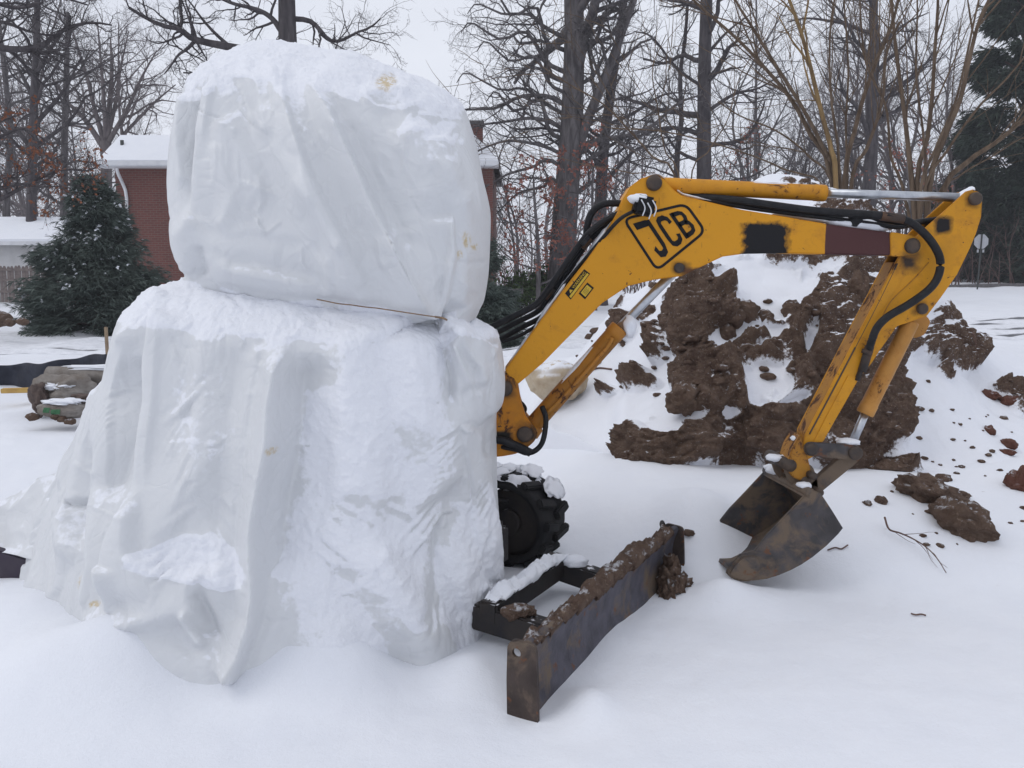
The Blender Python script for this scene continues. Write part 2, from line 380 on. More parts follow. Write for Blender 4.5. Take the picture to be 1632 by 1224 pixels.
mk_plain('silt_fabric', (.014, .016, .026), (.030, .034, .050), .8, scale=6, bmp=.4, bscale=8, bdist=.04); mk_plain('wood_stake', (.32, .24, .16), (.22, .16, .11), .85, scale=14)
mk_plain('wood_fence', (.21, .175, .16), (.14, .115, .11), .9, scale=9); mk_plain('plank_yellow', (.55, .36, .11), (.44, .27, .08), .8)
mk_plain('canvas_grey', (.26, .24, .22), (.15, .125, .105), .85, scale=7, bmp=.6, bscale=16, bdist=.03); mk_plain('sack_brown', (.13, .095, .08), (.06, .042, .038), .85, scale=8, bmp=.6, bscale=20, bdist=.03)
mk_plain('dark_board', (.035, .026, .045), (.05, .04, .055), .7); mk_plain('rope_fibre', (.30, .20, .12), (.18, .12, .08), .9, scale=60)
mk_plain('sign_back', (.42, .43, .45), (.36, .37, .39), .45, .3); mk_plain('post_green', (.055, .060, .058), (.04, .045, .044), .6)
mk_plain('limestone', (.52, .44, .33), (.40, .31, .21), .9, scale=9, bmp=.5, bscale=26, snow=.75, bdist=.02); mk_plain('twig_bark', (.10, .055, .045), (.15, .09, .07), .9)
mk_plain('green_print', (.03, .12, .05), (.05, .15, .07), .7); mk_plain('kerb_stone', (.10, .095, .095), (.16, .15, .15), .9)
mk_plain('frost', (.74, .76, .80), (.60, .62, .66), .8, scale=40)
def mk_steel_mud(name, steel, amt):
    m, t, b = new_mat(name); f = noise(t, 5.5, 6, .66, dist=.6); g = noise(t, 2.2, 3, .5)
    c = mixc(t, ramp(t, noise(t, 12, 4), [(.35, 0), (.65, 1)]), steel, tuple(x * 1.7 for x in steel))
    c = mixc(t, ramp(t, math_(t, 'ADD', math_(t, 'MULTIPLY', f, .6), math_(t, 'MULTIPLY', g, .4)), [(.54 - amt, 0), (.62 - amt, 1)]), c, (.150, .110, .078))
    c = mixc(t, ramp(t, noise(t, 13, 5, .7), [(.60, 0), (.66, .8)]), c, (.15, .060, .025))
    setp(t, b, Base_Color=c, Roughness=.62, Metallic=.15, Specular_IOR_Level=.35, Normal=bump(t, noise(t, 24, 6, .7), .5, .02)); M[name] = m
mk_steel_mud('bucket_steel', (.048, .044, .046), .105); mk_steel_mud('blade_steel', (.058, .055, .068), .02); mk_steel_mud('blade_end', (.040, .029, .025), -.03)
def mk_brick():
    m, t, b = new_mat('house_brick'); v = nd(t, 'ShaderNodeCombineXYZ', {0: nd(t, 'ShaderNodeSeparateXYZ', {0: objvec(t)}).outputs[0], 1: nd(t, 'ShaderNodeSeparateXYZ', {0: objvec(t)}).outputs[2]}).outputs[0]
    br = nd(t, 'ShaderNodeTexBrick', {'Vector': v, 'Color1': (.165, .056, .044, 1), 'Color2': (.12, .042, .036, 1), 'Mortar': (.15, .11, .10, 1), 'Scale': 1.0, 'Mortar Size': .011, 'Brick Width': .215, 'Row Height': .075})
    c = mixc(t, math_(t, 'MULTIPLY', noise(t, 1.4, 4), .5), br.outputs[0], (.17, .065, .050))
    setp(t, b, Base_Color=c, Roughness=.88, Normal=bump(t, br.outputs[1], -.4, .01)); M['brick'] = m
mk_brick()
def mk_road():
    m, t, b = new_mat('road_slush'); v = attrf(t, 'lane')
    f = math_(t, 'ADD', v, math_(t, 'MULTIPLY', math_(t, 'SUBTRACT', noise(t, 1.6, 6, .7), .5), .75))
    wet = ramp(t, f, [(.42, 0), (.6, 1)])
    c = mixc(t, wet, (.80, .815, .86), (.085, .088, .10))
    c = mixc(t, math_(t, 'MULTIPLY', ramp(t, noise(t, 5, 5, .7), [(.45, 0), (.65, 1)]), .35), c, (.42, .43, .47))
    setp(t, b, Base_Color=c, Roughness=math_(t, 'SUBTRACT', .8, math_(t, 'MULTIPLY', wet, .35)), Normal=bump(t, noise(t, 7, 5, .7), .7, .06)); M['road'] = m
mk_road()
# ------------------------------------------------------------------ ground
HEAPS = [  # x, y, rx, ry, height: drifts against the covered machine and round the blade and bucket
    (-.84, 3.16, .26, .22, .20), (-.60, 3.22, .16, .2, .10), (-.14, 3.22, .12, .16, .05), (-.24, 3.2, .12, .16, .03), (-1.60, 3.02, .36, .30, .24), (-2.02, 3.45, .40, .32, .16), (-1.45, 3.5, .4, .3, .06), (-1.38, 3.10, .16, .15, .12),
    (-2.2, 3.9, .5, .4, .10), (1.00, 4.62, .26, .30, .20), (.62, 4.8, .35, .4, .05), (1.15, 4.85, .5, .40, .08), (.95, 5.2, .6, .5, .05), (.28, 2.95, .10, .12, .06), (.98, 4.0, .12, .12, .05),
    (-.05, 3.6, .2, .25, .02), (.20, 3.75, .3, .3, .03), (1.9, 4.9, .6, .5, .08), (1.08, 3.98, .26, .13, .06), (-3.2, 5.3, .7, .7, .04)]
def ground(x, y):
    x = np.asarray(x, float); y = np.asarray(y, float)
    z = .25 * sstep(4.25, 5.9, y + .12 * np.minimum(x, 2)) * sstep(-.3, .7, x)
    z = z - .12 * sstep(9, 14, y) * sstep(-.3, .7, x)
    z = z + .10 * sstep(5.5, 9, y) * sstep(.2, -1.5, x)
    for hx, hy, rx, ry, h in HEAPS: z = z + h * np.exp(-(((x - hx) / rx) ** 2 + ((y - hy) / ry) ** 2))
    z = z + .75 * sstep(24, 52, y) * sstep(8, 26, x) + .5 * sstep(45, 90, y)
    z = z + .30 * sstep(19.5, 21.5, y + .25 * x) * sstep(26, 21, y) * sstep(-2, -5, x)
    return z
def ground_n(x, y):
    p = np.stack([x, y, np.zeros_like(x)], 1); far = sstep(3, 9, np.hypot(x, y))
    return ground(x, y) + .030 * perlin(p * .9, 3) * (1 + 2 * far) + .010 * perlin(p * 3.1, 5) + .004 * perlin(p * 9, 6)
def road_mid(x): return np.interp(x, [-80, -20, 0, 10, 20, 45, 90], [15.2, 17.4, 18.6, 21.0, 25.0, 36.0, 58.0])
def gz(x, y): return float(ground_n(np.array([x], float), np.array([y], float))[0])
rr = np.concatenate([np.geomspace(.5, 9, 330), np.geomspace(9.05, 60, 170), np.geomspace(61, 250, 30)])
aa = np.concatenate([np.linspace(-180, -42, 60, endpoint=False), np.linspace(-42, 42, 560, endpoint=False), np.linspace(42, 180, 60, endpoint=False)]) * math.pi / 180
A_, R_ = np.meshgrid(aa, rr); gx, gy = (np.sin(A_) * R_).ravel(), (np.cos(A_) * R_).ravel()
gme = mesh_np('snow_ground', np.stack([gx, gy, ground_n(gx, gy)], 1), grid_quads(len(rr), len(aa), True))
attr(gme, 'specks', np.clip(sstep(1.0, 2.2, gx) * sstep(3.2, 4.6, gy) * sstep(9, 6, gy), 0, 1) * .9)
gme.materials.append(M['ground'])
c0 = len(gme.vertices); 
tag(ob('snow_ground', gme), kind='structure')
# centre cap of the polar sheet
capv = np.vstack([[0, 0, gz(0, 0)], np.stack([gx, gy, ground_n(gx, gy)], 1)[:len(aa)]]); capt = [(0, 1 + (i + 1) % len(aa), 1 + i) for i in range(len(aa))]
tag(ob('snow_ground', mesh_np('snow_ground_centre', capv, None, capt), M['snow']), kind='structure')
# road: a slushy strip that follows the ground
xs = np.concatenate([np.linspace(-60, -16, 60), np.linspace(-15.8, 30, 260), np.linspace(30.3, 80, 80)]); vs_ = np.linspace(-1, 1, 49)
X_, V_ = np.meshgrid(xs, vs_, indexing='ij'); ym = road_mid(X_); hw = 3.0
Y_ = ym + V_ * hw; xx, yy, vv = X_.ravel(), Y_.ravel(), V_.ravel()
lane = np.maximum.reduce([np.exp(-((vv - c) / .10) ** 2) * a for c, a in ((-.80, 1.0), (-.30, .62), (.20, .7), (.70, .8))])
slush = .05 * (1 - lane) * (1 + .8 * perlin(np.stack([xx * 1.3, yy * 1.3, yy * 0], 1), 9))
rz = ground_n(xx, yy) + .012 + np.where(np.abs(vv) > .97, -.01, slush)
rme = mesh_np('road', np.stack([xx, yy, rz], 1), grid_quads(len(xs), len(vs_))[:, ::-1]); attr(rme, 'lane', lane * (.62 + .38 * sstep(3, 11, xx)))
tag(ob('road', rme, M['road']), kind='structure')
kx = np.linspace(14, 46, 60); kp = [(x, 44.0 + .04 * (x - 20), float(ground(x, 44.0)) + .06) for x in kx]
kb = MB(); kpts = np.array(kp); sec = np.array([(-.09, -.08), (.09, -.08), (.09, .10), (-.09, .10)])
kv = np.stack([np.stack([kpts[:, 0], kpts[:, 1] + s[0], kpts[:, 2] + s[1]], 1) for s in sec], 1).reshape(-1, 3)
tag(ob('kerb', mesh_np('kerb', kv, grid_quads(len(kx), 4, True), None, False), M['kerb_stone']), kind='structure')

# ------------------------------------------------------------------ earth mound: foot, face, ridge, back
PT = {780: [(672,7.2),(664,7.5),(655,7.8),(646,8.1),(640,8.5),(600,11)], 830: [(668,7.0),(655,7.2),(645,7.5),(636,7.9),(628,8.3),(590,11)],
 900: [(690,6.6),(665,6.9),(640,7.2),(612,7.7),(588,8.2),(572,12)], 960: [(725,6.1),(680,6.6),(630,7.0),(570,7.5),(520,8.0),(556,12)],
 1000: [(757,5.75),(700,6.0),(635,6.5),(545,7.2),(472,7.8),(546,12.5)], 1050: [(760,5.72),(688,5.85),(615,6.4),(525,6.9),(444,7.6),(530,13)],
 1110: [(750,5.72),(665,5.80),(585,6.2),(480,6.6),(385,7.9),(520,13.5)], 1180: [(724,5.85),(640,5.92),(555,6.3),(430,6.9),(300,8.8),(510,14)],
 1240: [(742,5.72),(640,5.86),(540,6.3),(420,7.0),(276,9.0),(510,14)], 1320: [(752,5.70),(650,5.82),(540,6.2),(420,7.0),(300,9.0),(512,14)],
 1400: [(745,5.72),(650,5.88),(560,6.3),(455,7.0),(345,8.8),(515,14)], 1450: [(770,5.6),(690,6.0),(620,6.5),(535,7.2),(450,8.4),(520,13)],
 1520: [(802,5.3),(730,5.8),(650,6.5),(572,7.3),(496,8.1),(530,12.5)], 1570: [(812,5.25),(740,5.8),(675,6.5),(622,7.2),(566,7.9),(545,12)],
 1632: [(822,5.2),(765,5.7),(705,6.4),(655,7.0),(610,7.8),(560,12)], 1750: [(825,5.25),(785,5.8),(740,6.4),(705,7.0),(675,7.6),(570,12)],
 1900: [(815,5.5),(790,5.9),(765,6.4),(745,6.9),(730,7.4),(600,11)], 2000: [(810,5.7),(795,6.0),(785,6.4),(775,6.8),(770,7.2),(640,10)]}
pk = sorted(PT); TB = np.array([[c for pt in PT[k] for c in pt] for k in pk], float)
NC, NR = 470, 330
pxs = np.linspace(780, 2000, NC); prm = pchip(np.array(pk, float), TB, pxs).reshape(NC, 6, 2)
sr = np.concatenate([np.linspace(0, 4, 285), np.linspace(4, 5, NR - 285 + 1)[1:]])
SURF = np.stack([pchip(np.arange(6.), prm[i], sr) for i in range(NC)], 1)       # [NR,NC,2]
gpx = np.repeat(pxs[None], NR, 0).ravel(); gpy = SURF[..., 0].ravel(); gY = SURF[..., 1].ravel()
u = (gpx - 816) / FPX; v = -(gpy - 612) / FPX; tt = gY / (CP + v * SP)
mv = np.stack([u * tt, gY, CAM_H + tt * (v * CP - SP)], 1)
def vnormals(v, nr, nc):
    g = v.reshape(nr, nc, 3); n = np.cross(np.gradient(g, axis=1), np.gradient(g, axis=0)); n /= np.maximum(np.linalg.norm(n, axis=2, keepdims=True), 1e-9)
    return n.reshape(-1, 3)
def ell(px, py, L):
    r = np.zeros(px.shape)
    for cx, cy, rx, ry, *k in L:
        a = R(k[0]) if k else 0; dx, dy = px - cx, py - cy
        e = np.hypot((dx * math.cos(a) + dy * math.sin(a)) / rx, (-dx * math.sin(a) + dy * math.cos(a)) / ry)
        r = np.maximum(r, 1 - sstep(.70, 1.30, e))
    return r
DIRT = [(1290,640,90,60),(1330,560,60,70),(1180,690,60,36),(1120,640,40,60),(1365,640,60,70),(1150,600,50,30),(1290,520,30,40),(1345,440,60,34),(1010,718,30,36),(1065,712,60,34,-8),(1140,696,70,34,-8),(1190,676,45,36),(1125,480,44,52,20),(1085,500,26,34),(1108,545,28,44),(1112,610,34,50),(1150,640,50,50),
 (1165,574,55,16,-8),(1195,548,34,9,-10),(1160,505,10,24,30),(1032,500,18,9,-35),(1000,520,16,22,20),(1052,552,17,32,15),(1012,603,24,20,-20),(1042,612,12,8),(965,622,14,7,-20),(985,480,22,8,-40),
 (1330,470,42,40),(1315,525,44,46),(1345,560,40,44),(1365,470,14,26),(1340,620,60,44),(1290,580,32,36),(1245,560,36,20,-20),(1270,610,26,32),(1250,700,50,32),(1310,660,50,40),(1350,690,80,56),(1405,640,26,70),(1398,560,36,44),
 (1195,510,20,14),(1262,505,10,14),(1240,512,30,6,-10),(1195,475,18,4,-20),(1260,414,45,10),(1330,412,60,16),(1400,425,40,40),(1375,440,30,30),
 (1256,286,14,4),(1288,298,20,6),(1345,325,60,24),(1410,345,40,26),(1510,520,34,34,40),(1535,562,26,34,10),(1478,560,30,18,20),(1592,548,20,22,50),(1500,600,16,7,30),(1440,545,22,20),(1560,500,14,9),
 (1605,632,28,8,30),(1640,655,26,10,20),(1425,742,40,14,8),(1398,760,14,8,40),(1500,575,14,14)]
SNOWP = [(1225,452,62,30,20),(1240,490,46,26),(1190,525,34,10,-15),(1225,617,38,34,-30),(1195,600,20,9),(1145,540,22,9,-15),(1085,665,40,10,-10),(1060,680,26,9),(1155,657,16,10),(1262,640,26,8,-20),(1205,470,26,22,-40),(1150,440,16,10),
 (1318,432,24,14),(1292,452,14,22),(1370,520,10,18,20),(1295,540,8,24,20)]
nn = vnormals(mv, NR, NC)
ed = ell(gpx, gpy, DIRT); es = ell(gpx, gpy, SNOWP)
jit = .38 * fbm(mv * 4.4, 21, 5, .62)
dirt = np.clip(ed - .95 * es + jit * np.where(ed + es > .02, 1, 0), 0, 1) * (sr[:, None] * np.ones(NC)[None] <= 4.0).ravel()
front = np.clip(dirt, 0, 1); nearridge = 1 - .75 * sstep(3.5, 3.95, np.repeat(sr[:, None], NC, 1).ravel())
rough = ridged(mv * np.array([2.0, 2.0, 2.6]), 41, 3) * .095 + fbm(mv * 4.5, 43, 4) * .11 + np.abs(fbm(mv * 12, 44, 3)) * .06 - .03
soft = fbm(mv * 1.4, 51, 3) * .05 + fbm(mv * 5, 52, 2) * .012
foot = sstep(0, .25, np.repeat(sr[:, None], NC, 1).ravel())
disp = front * (rough + .035) * nearridge + (1 - front) * soft
mv2 = mv + nn * (disp * (.35 + .65 * foot))[:, None]
mv2[:, 2] -= .34 * (1 - sstep(0, .12, np.repeat(sr[:, None], NC, 1).ravel()))
edge = sstep(780, 860, gpx) * sstep(2000, 1900, gpx); mv2[:, 2] -= .55 * (1 - edge)
mme = mesh_np('earth_mound', mv2, grid_quads(NR, NC)[:, ::-1]); attr(mme, 'dirt', front)
fz = sstep(1290, 1340, gpx) * sstep(640, 540, gpy) * .9 + .25 * sstep(600, 450, gpy); attr(mme, 'frost', np.clip(fz, 0, 1))
mound = tag(ob('earth_mound', mme, M['mound']), 'big heap of dug brown earth half covered with snow behind the yellow digger arm', 'earth heap')
MV = mv2.reshape(NR, NC, 3)
def on_mound(px, py):
    """nearest built point of the mound seen at (px,py), or of the ground"""
    a, b = project(mv2[:285 * NC]); d = np.hypot(a - px, b - py); k = int(np.argmin(d))
    Ys = np.linspace(2.5, 14, 1200); q = np.array([P(px, py, Y) for Y in Ys]); hit = np.flatnonzero(q[:, 2] <= ground_n(q[:, 0], q[:, 1]))
    g = q[hit[0]] if len(hit) else None
    if d[k] < 7 and (g is None or mv2[k][1] < g[1]): return Vector(mv2[k])
    return Vector(g if g is not None else mv2[k])
# ------------------------------------------------------------------ tarpaulin over the cab
EXU = (.035, .10, .008); EXV = (-.004, .008); DR = (600, .16, .00022, .18)      # surplus cloth and drape settings
# level rows: left and right edge in the photo, front and back depth, squareness
TR = [((436,77),(446,77),3.95,4.10,2.2), ((402,82),(488,84),3.80,4.25,2.2), ((356,98),(566,99),3.68,4.4,2.3), ((326,117),(640,119),3.60,4.5,2.5), ((300,142),(706,146),3.53,4.58,2.8),
 ((282,167),(738,172),3.48,4.62,3.2), ((269,202),(752,206),3.43,4.66,3.7), ((266,260),(764,264),3.38,4.68,4.2), ((268,330),(776,332),3.35,4.7,4.2), ((276,385),(774,420),3.35,4.7,4.0),
 ((284,420),(768,470),3.38,4.7,3.8), ((288,440),(758,504),3.42,4.66,3.5), ((287,448),(750,517),3.43,4.64,3.4), ((262,460),(757,522),3.38,4.7,3.2), ((232,480),(772,530),3.32,4.75,3.0), ((202,506),(792,545),3.26,4.8,2.8),
 ((188,540),(800,580),3.23,4.85,2.6), ((170,590),(797,620),3.20,4.9,2.5), ((148,648),(778,655),3.17,4.95,2.4), ((126,715),(774,720),3.14,5.0,2.3), ((104,765),(774,775),3.11,5.0,2.2),
 ((84,810),(776,830),3.08,5.0,2.2), ((68,855),(780,885),3.06,5.0,2.2), ((57,900),(784,955),3.04,4.95,2.2), ((53,945),(788,1035),3.02,4.9,2.2)]
NT, NU = 470, 620
rows = []
for (l, r_, yf, yb, e) in TR:
    ys = yf + .36 * (yb - yf); yl = ys - .15 * (yb - yf) * float(sstep(120, 200, l[1]) * sstep(470, 430, l[1])) + .40 * float(sstep(560, 760, l[1])); a = P(*l, yl); b = P(*r_, ys); rows.append((a[0], a[2], b[0], b[2], yf, yb, e))
rows = np.array(rows); kk = np.concatenate([[0], np.cumsum(np.hypot(np.hypot(np.diff(rows[:, 0]), np.diff(rows[:, 2])) * .5, np.diff((rows[:, 1] + rows[:, 3]) / 2)) + .02)]); kk /= kk[-1]
tk = np.linspace(0, 1, NT); RW = pchip(kk, rows, tk)
th = np.linspace(0, 2 * math.pi, 1601)
tv = np.zeros((NT, NU, 3))
wfront = np.concatenate([np.linspace(0, .62, 470, endpoint=False), np.linspace(.62, 1, NU - 470, endpoint=False)])   # more columns on the front
for i in range(NT):
    xl, zl, xr, zr, yf, yb, e = RW[i]; cx, a = (xl + xr) / 2, (xr - xl) / 2; cy, b = (yf + yb) / 2, (yb - yf) / 2
    c, s = np.cos(math.pi + th), np.sin(math.pi + th)               # start at the left, run over the front (-y) to the right
    X = cx + a * np.sign(c) * np.abs(c) ** (2 / e); Y = cy + b * np.sign(s) * np.abs(s) ** (2 / e)
    L = np.concatenate([[0], np.cumsum(np.hypot(np.diff(X), np.diff(Y)))]); half = L[800]
    q = np.where(wfront < .62, wfront / .62 * half, half + (wfront - .62) / .38 * (L[-1] - half))
    X = np.interp(q, L, X); Y = np.interp(q, L, Y); f = (X - xl) / max(xr - xl, 1e-6)
    low = sstep(1.35, .55, (zl + zr) / 2); wf_ = np.clip((cy - Y) / b, 0, 1) ** .7; Y = Y + wf_ * low * .62 * np.clip(1 - f / .46, 0, 1) ** 1.25
    tv[i, :, 0] = X; tv[i, :, 1] = Y; tv[i, :, 2] = zl + (zr - zl) * f
tv = tv.reshape(-1, 3); TT = np.repeat(tk, NU)
# hem: reach the ground except at the lifted left corner
hem = sstep(.945, 1.0, TT); gh = ground(tv[:, 0], tv[:, 1]) - .10
tv[:, 2] = tv[:, 2] * (1 - hem) + gh * hem
def wnormals(v, nr, nc):
    g = v.reshape(nr, nc, 3); du = np.roll(g, -1, 1) - np.roll(g, 1, 1); dv = np.gradient(g, axis=0)
    n = np.cross(dv, du); n /= np.maximum(np.linalg.norm(n, axis=2, keepdims=True), 1e-9); return n.reshape(-1, 3)
def smooth_w(f, k):
    g = f.reshape(NT, NU, -1)
    for _ in range(k):
        g = .5 * g + .25 * (np.roll(g, 1, 1) + np.roll(g, -1, 1)); p = np.concatenate([g[:1], g, g[-1:]], 0); g = .5 * g + .25 * (p[:-2] + p[2:])
    return g.reshape(f.shape)
tn = smooth_w(wnormals(tv, NT, NU), 14); tn /= np.maximum(np.linalg.norm(tn, axis=1, keepdims=True), 1e-9)
if tn[NU * 200 + 230, 1] > 0: tn = -tn
tpx, tpy = project(tv); fr = sstep(.15, -.25, tn[:, 1])           # 1 on the side that faces the photograph
pw = np.stack([tv[:, 0], tv[:, 1], tv[:, 2]], 1)
wob = np.stack([perlin(pw * 2.6, 61), perlin(pw * 2.6, 62)], 1) * 11 + np.stack([perlin(pw * 8, 63), perlin(pw * 8, 64)], 1) * 2.5
qx, qy = tpx + wob[:, 0], tpy + wob[:, 1]
D = np.zeros(len(tv)); FA = 1.5
def tent(d, w_): t = np.clip(1 - d / w_, 0, 1); return np.where(t > .88, t - (t - .88) ** 2 * 4, t) ** 1.2
def ridge(poly, wl, wr, amp, ta=.12, tb=.12):
    """a crease: two flat flanks that meet along the line"""
    d, s, t = polyd(qx, qy, poly); D[:] += fr * amp * ((2.1 if poly[0][1] < 460 else FA) if amp < .06 else 1.15) * tent(d, np.where(s > 0, wr, wl)) * sstep(0, ta, t) * sstep(1, 1 - tb, t)
def bulge(cx, cy, rx, ry, amp, rot=0.0, pw_=2.0):
    a = R(rot); dx, dy = qx - cx, qy - cy
    e = ((dx * math.cos(a) + dy * math.sin(a)) / rx) ** 2 + ((-dx * math.sin(a) + dy * math.cos(a)) / ry) ** 2
    D[:] += fr * amp * np.exp(-e ** (pw_ / 2))
def step(poly, w_raise, amp, edge=5.0, side=1, ta=.1, tb=.1):
    """a fold edge: cloth raised on one side of the line, falling back flat over w_raise"""
    d, s, t = polyd(qx, qy, poly); sd_ = d * s * side
    D[:] += fr * amp * 1.5 * np.where(sd_ > 0, np.clip(1 - sd_ / w_raise, 0, 1) ** 1.1, 1 - sstep(0, edge, -sd_)) * sstep(0, ta, t) * sstep(1, 1 - tb, t)
# cab
step([(470,95),(528,180),(566,262),(604,345),(642,420),(688,505)], 170, .035, 22, -1, .25, .02)        # long diagonal crease, shaded to its right
ridge([(428,96),(470,190),(500,290),(548,388),(592,470)], 60, 34, .030)
ridge([(470,285),(520,330),(546,392),(560,440),(596,486)], 36, 30, .022)
ridge([(500,100),(560,170),(640,250),(700,330)], 60, 90, .020)
ridge([(360,200),(400,255),(415,318)], 30, 46, .014)
ridge([(420,180),(450,260),(520,330)], 26, 40, .012)
bulge(625, 330, 90, 120, -.030, -25)
ridge([(338,128),(330,170),(318,220),(300,300),(290,350)], 34, 10, -.030, .1, .5)                               # shaded pocket at the left
step([(344,118),(334,180),(320,235),(306,300),(300,350)], 120, .036, 8, 1, .05, .45)
ridge([(296,150),(288,220),(290,300)], 22, 24, .022)
ridge([(312,335),(288,368),(282,400),(300,440)], 26, 34, .022); ridge([(318,380),(322,410),(326,440)], 14, 14, -.014)
step([(330,392),(372,420),(420,428),(470,442),(526,458)], 120, .026, 16, -1, .25, .2)                            # belly sagging above the rope
ridge([(527,400),(524,430),(522,478)], 30, 16, .010)
ridge([(345,364),(400,354),(470,362),(520,376)], 40, 60, .008)
step([(716,335),(712,400),(702,455),(690,505)], 90, .034, 7, -1); ridge([(744,300),(738,400),(722,490)], 30, 30, .020)
ridge([(640,200),(680,250),(715,270),(750,330)], 40, 40, .016); ridge([(690,215),(720,290),(742,330),(775,335)], 26, 26, .014)
ridge([(575,168),(600,152),(640,142),(700,190)], 26, 26, .010)
for pts, a_ in (([(350,230),(380,300),(350,360)], .010), ([(640,130),(650,200),(720,240)], .010), ([(560,380),(520,420),(560,470)], .008), ([(600,380),(650,400),(690,470)], .010), ([(380,110),(420,150),(440,230)], .010)): ridge(pts, 26, 18, a_)
# skirt: long creases that fan out from the waist
ridge([(456,545),(446,610),(436,680),(420,760),(410,830),(408,905),(404,965),(388,1020),(368,1066)], 34, 18, .105, .10, .02)          # big standing fold
ridge([(482,560),(476,660),(462,760),(448,850),(440,930)], 24, 70, -.055, .1, .15)
ridge([(250,492),(244,560),(246,640),(238,710),(226,800),(206,900),(196,960)], 14, 60, .050, .06)
ridge([(224,560),(216,640),(204,710),(186,800)], 22, 16, -.045)
ridge([(202,515),(184,590),(176,660),(178,740),(172,840),(158,960)], 26, 34, .048, .06); ridge([(196,545),(232,500),(264,468)], 20, 18, .022); ridge([(212,525),(242,490)], 8, 10, -.02)
ridge([(160,600),(146,680),(128,760),(110,830),(118,900)], 20, 26, .038); ridge([(150,700),(140,790),(128,860),(140,940)], 16, 14, -.035)
ridge([(104,800),(140,798),(166,808)], 16, 8, -.05, .05, .25); ridge([(112,800),(122,860),(144,920),(152,968)], 20, 18, .03)
ridge([(330,520),(322,600),(316,700),(300,800)], 50, 60, .022); ridge([(380,540),(370,640),(352,760),(340,860)], 36, 30, -.016)
# snow pouch
step([(234,760),(233,830),(236,872),(262,902),(300,917),(340,908),(372,884)], 70, .040, 9, -1, .2, .1)
ridge([(150,998),(210,984),(280,962),(330,958)], 22, 30, .030); ridge([(214,890),(206,930),(198,965)], 20, 18, .03)
ridge([(300,960),(312,990),(330,1012)], 16, 12, .035); ridge([(318,930),(330,960),(344,1000)], 14, 14, -.03)
# right side: hanging strip, knot flap and groove
step([(692,508),(716,548),(742,596),(770,640)], 80, .042, 7, 1, .05, .15)
step([(726,655),(722,690),(730,745),(746,830),(756,900)], 60, .036, 7, 1, .05, .2)
ridge([(708,540),(716,590),(724,636)], 20, 12, -.035)
ridge([(750,522),(775,545),(800,556)], 14, 20, .028); ridge([(755,545),(782,590),(776,628)], 24, 22, .026); ridge([(744,640),(742,720),(760,830),(770,930)], 20, 30, .024)
bulge(744, 900, 44, 110, .045, -4, 2.4)                                                                # snow cone
ridge([(600,840),(622,900),(642,950),(668,1000),(690,1030)], 34, 26, .034)
ridge([(545,520),(556,600),(562,700),(560,800)], 44, 60, .018); ridge([(640,520),(668,600),(690,700),(700,780)], 50, 36, .018); ridge([(600,540),(620,640),(640,760)], 40, 40, -.012)
bulge(640, 1045, 34, 34, -.03); ridge([(694,800),(696,880),(716,960),(732,1010)], 14, 10, -.026)
# crumple everywhere, stronger where the sheet hangs loose
upper = sstep(1.38, 1.48, pw[:, 2])
ca_, sa_ = math.cos(R(-57)), math.sin(R(-57))
pr_ = np.stack([pw[:, 0] * ca_ + pw[:, 2] * sa_, pw[:, 1], -pw[:, 0] * sa_ + pw[:, 2] * ca_], 1)          # along / across the pull of the cab creases
def thin(p, seed, k): return (1 - np.minimum(np.abs(perlin(p, seed)) * 2, 1)) ** k
wp = np.stack([perlin(pw * 1.9, 91), perlin(pw * 1.9, 92), perlin(pw * 1.9, 93)], 1) * .16
def fold(p, seed): return .42 - 2 * np.abs(perlin(p, seed))      # flat sides that meet in a crease
fu = fold((pr_ + wp) * np.array([1.3, 2.0, 3.0]), 71) * .034 + fold((pr_ + wp) * np.array([2.6, 3, 5.6]), 72) * .014
fl = fold((pw + wp) * np.array([2.7, 2.0, .95]), 74) * .040 + fold((pw + wp * 1.6) * np.array([4.6, 4, 2.4]), 75) * .016
cr2 = fold((pw + wp) * 6.0, 76) - fold((pw + wp) * 5.2 + 9, 77); cr4 = fold((pw + wp * .5) * 13.0, 78)
loose = .35 + .65 * sstep(-.25, .35, perlin(pw * 1.3, 79))
D += .004 * fbm(pw * np.array([3.2, 3.2, 1.5]), 73, 2)
# snow that stays on the cloth
snow = sstep(.35, .75, tn[:, 2]) * 1.0
snow = np.maximum(snow, .8 * fr * sstep(470, 520, tpy) * ell(tpx, tpy, [(590,700,120,330),(620,560,100,90),(560,900,120,170)])); snow = np.maximum(snow, .6 * fr * ell(tpx, tpy, [(470,505,190,40),(330,500,120,40)]))
snow = np.maximum(snow, fr * ell(tpx, tpy, [(742,900,50,150),(310,880,76,30),(628,915,26,90,-20),(520,500,200,30),(330,475,70,30),(400,500,120,30),(560,640,70,110),(345,900,60,26)]))
snow = np.maximum(snow, .42 * fr * ell(tpx, tpy, [(330,640,60,130),(690,215,50,60),(420,100,160,20),(600,125,160,22)]))
snow = np.where(fr > .1, snow * sstep(-.9, .3, fbm(pw * 4.2, 81, 3) + .2), snow)
crust = np.maximum(fbm(pw * 12, 82, 4) + .05, -.15) * .009 + np.abs(fbm(pw * 28, 83, 3)) * .007
D *= 1 - .9 * sstep(.02, 0, TT)
apex = sstep(.10, .02, TT); D = D * (1 - .5 * apex)
dirv = tn * np.array([.40, 1.0, .55]); dirv /= np.maximum(np.linalg.norm(dirv, axis=1, keepdims=True), .3)
tv1 = smooth_w(tv + dirv * (D * (1 - .6 * sstep(.55, .95, np.abs(tn[:, 0]))))[:, None], 1)
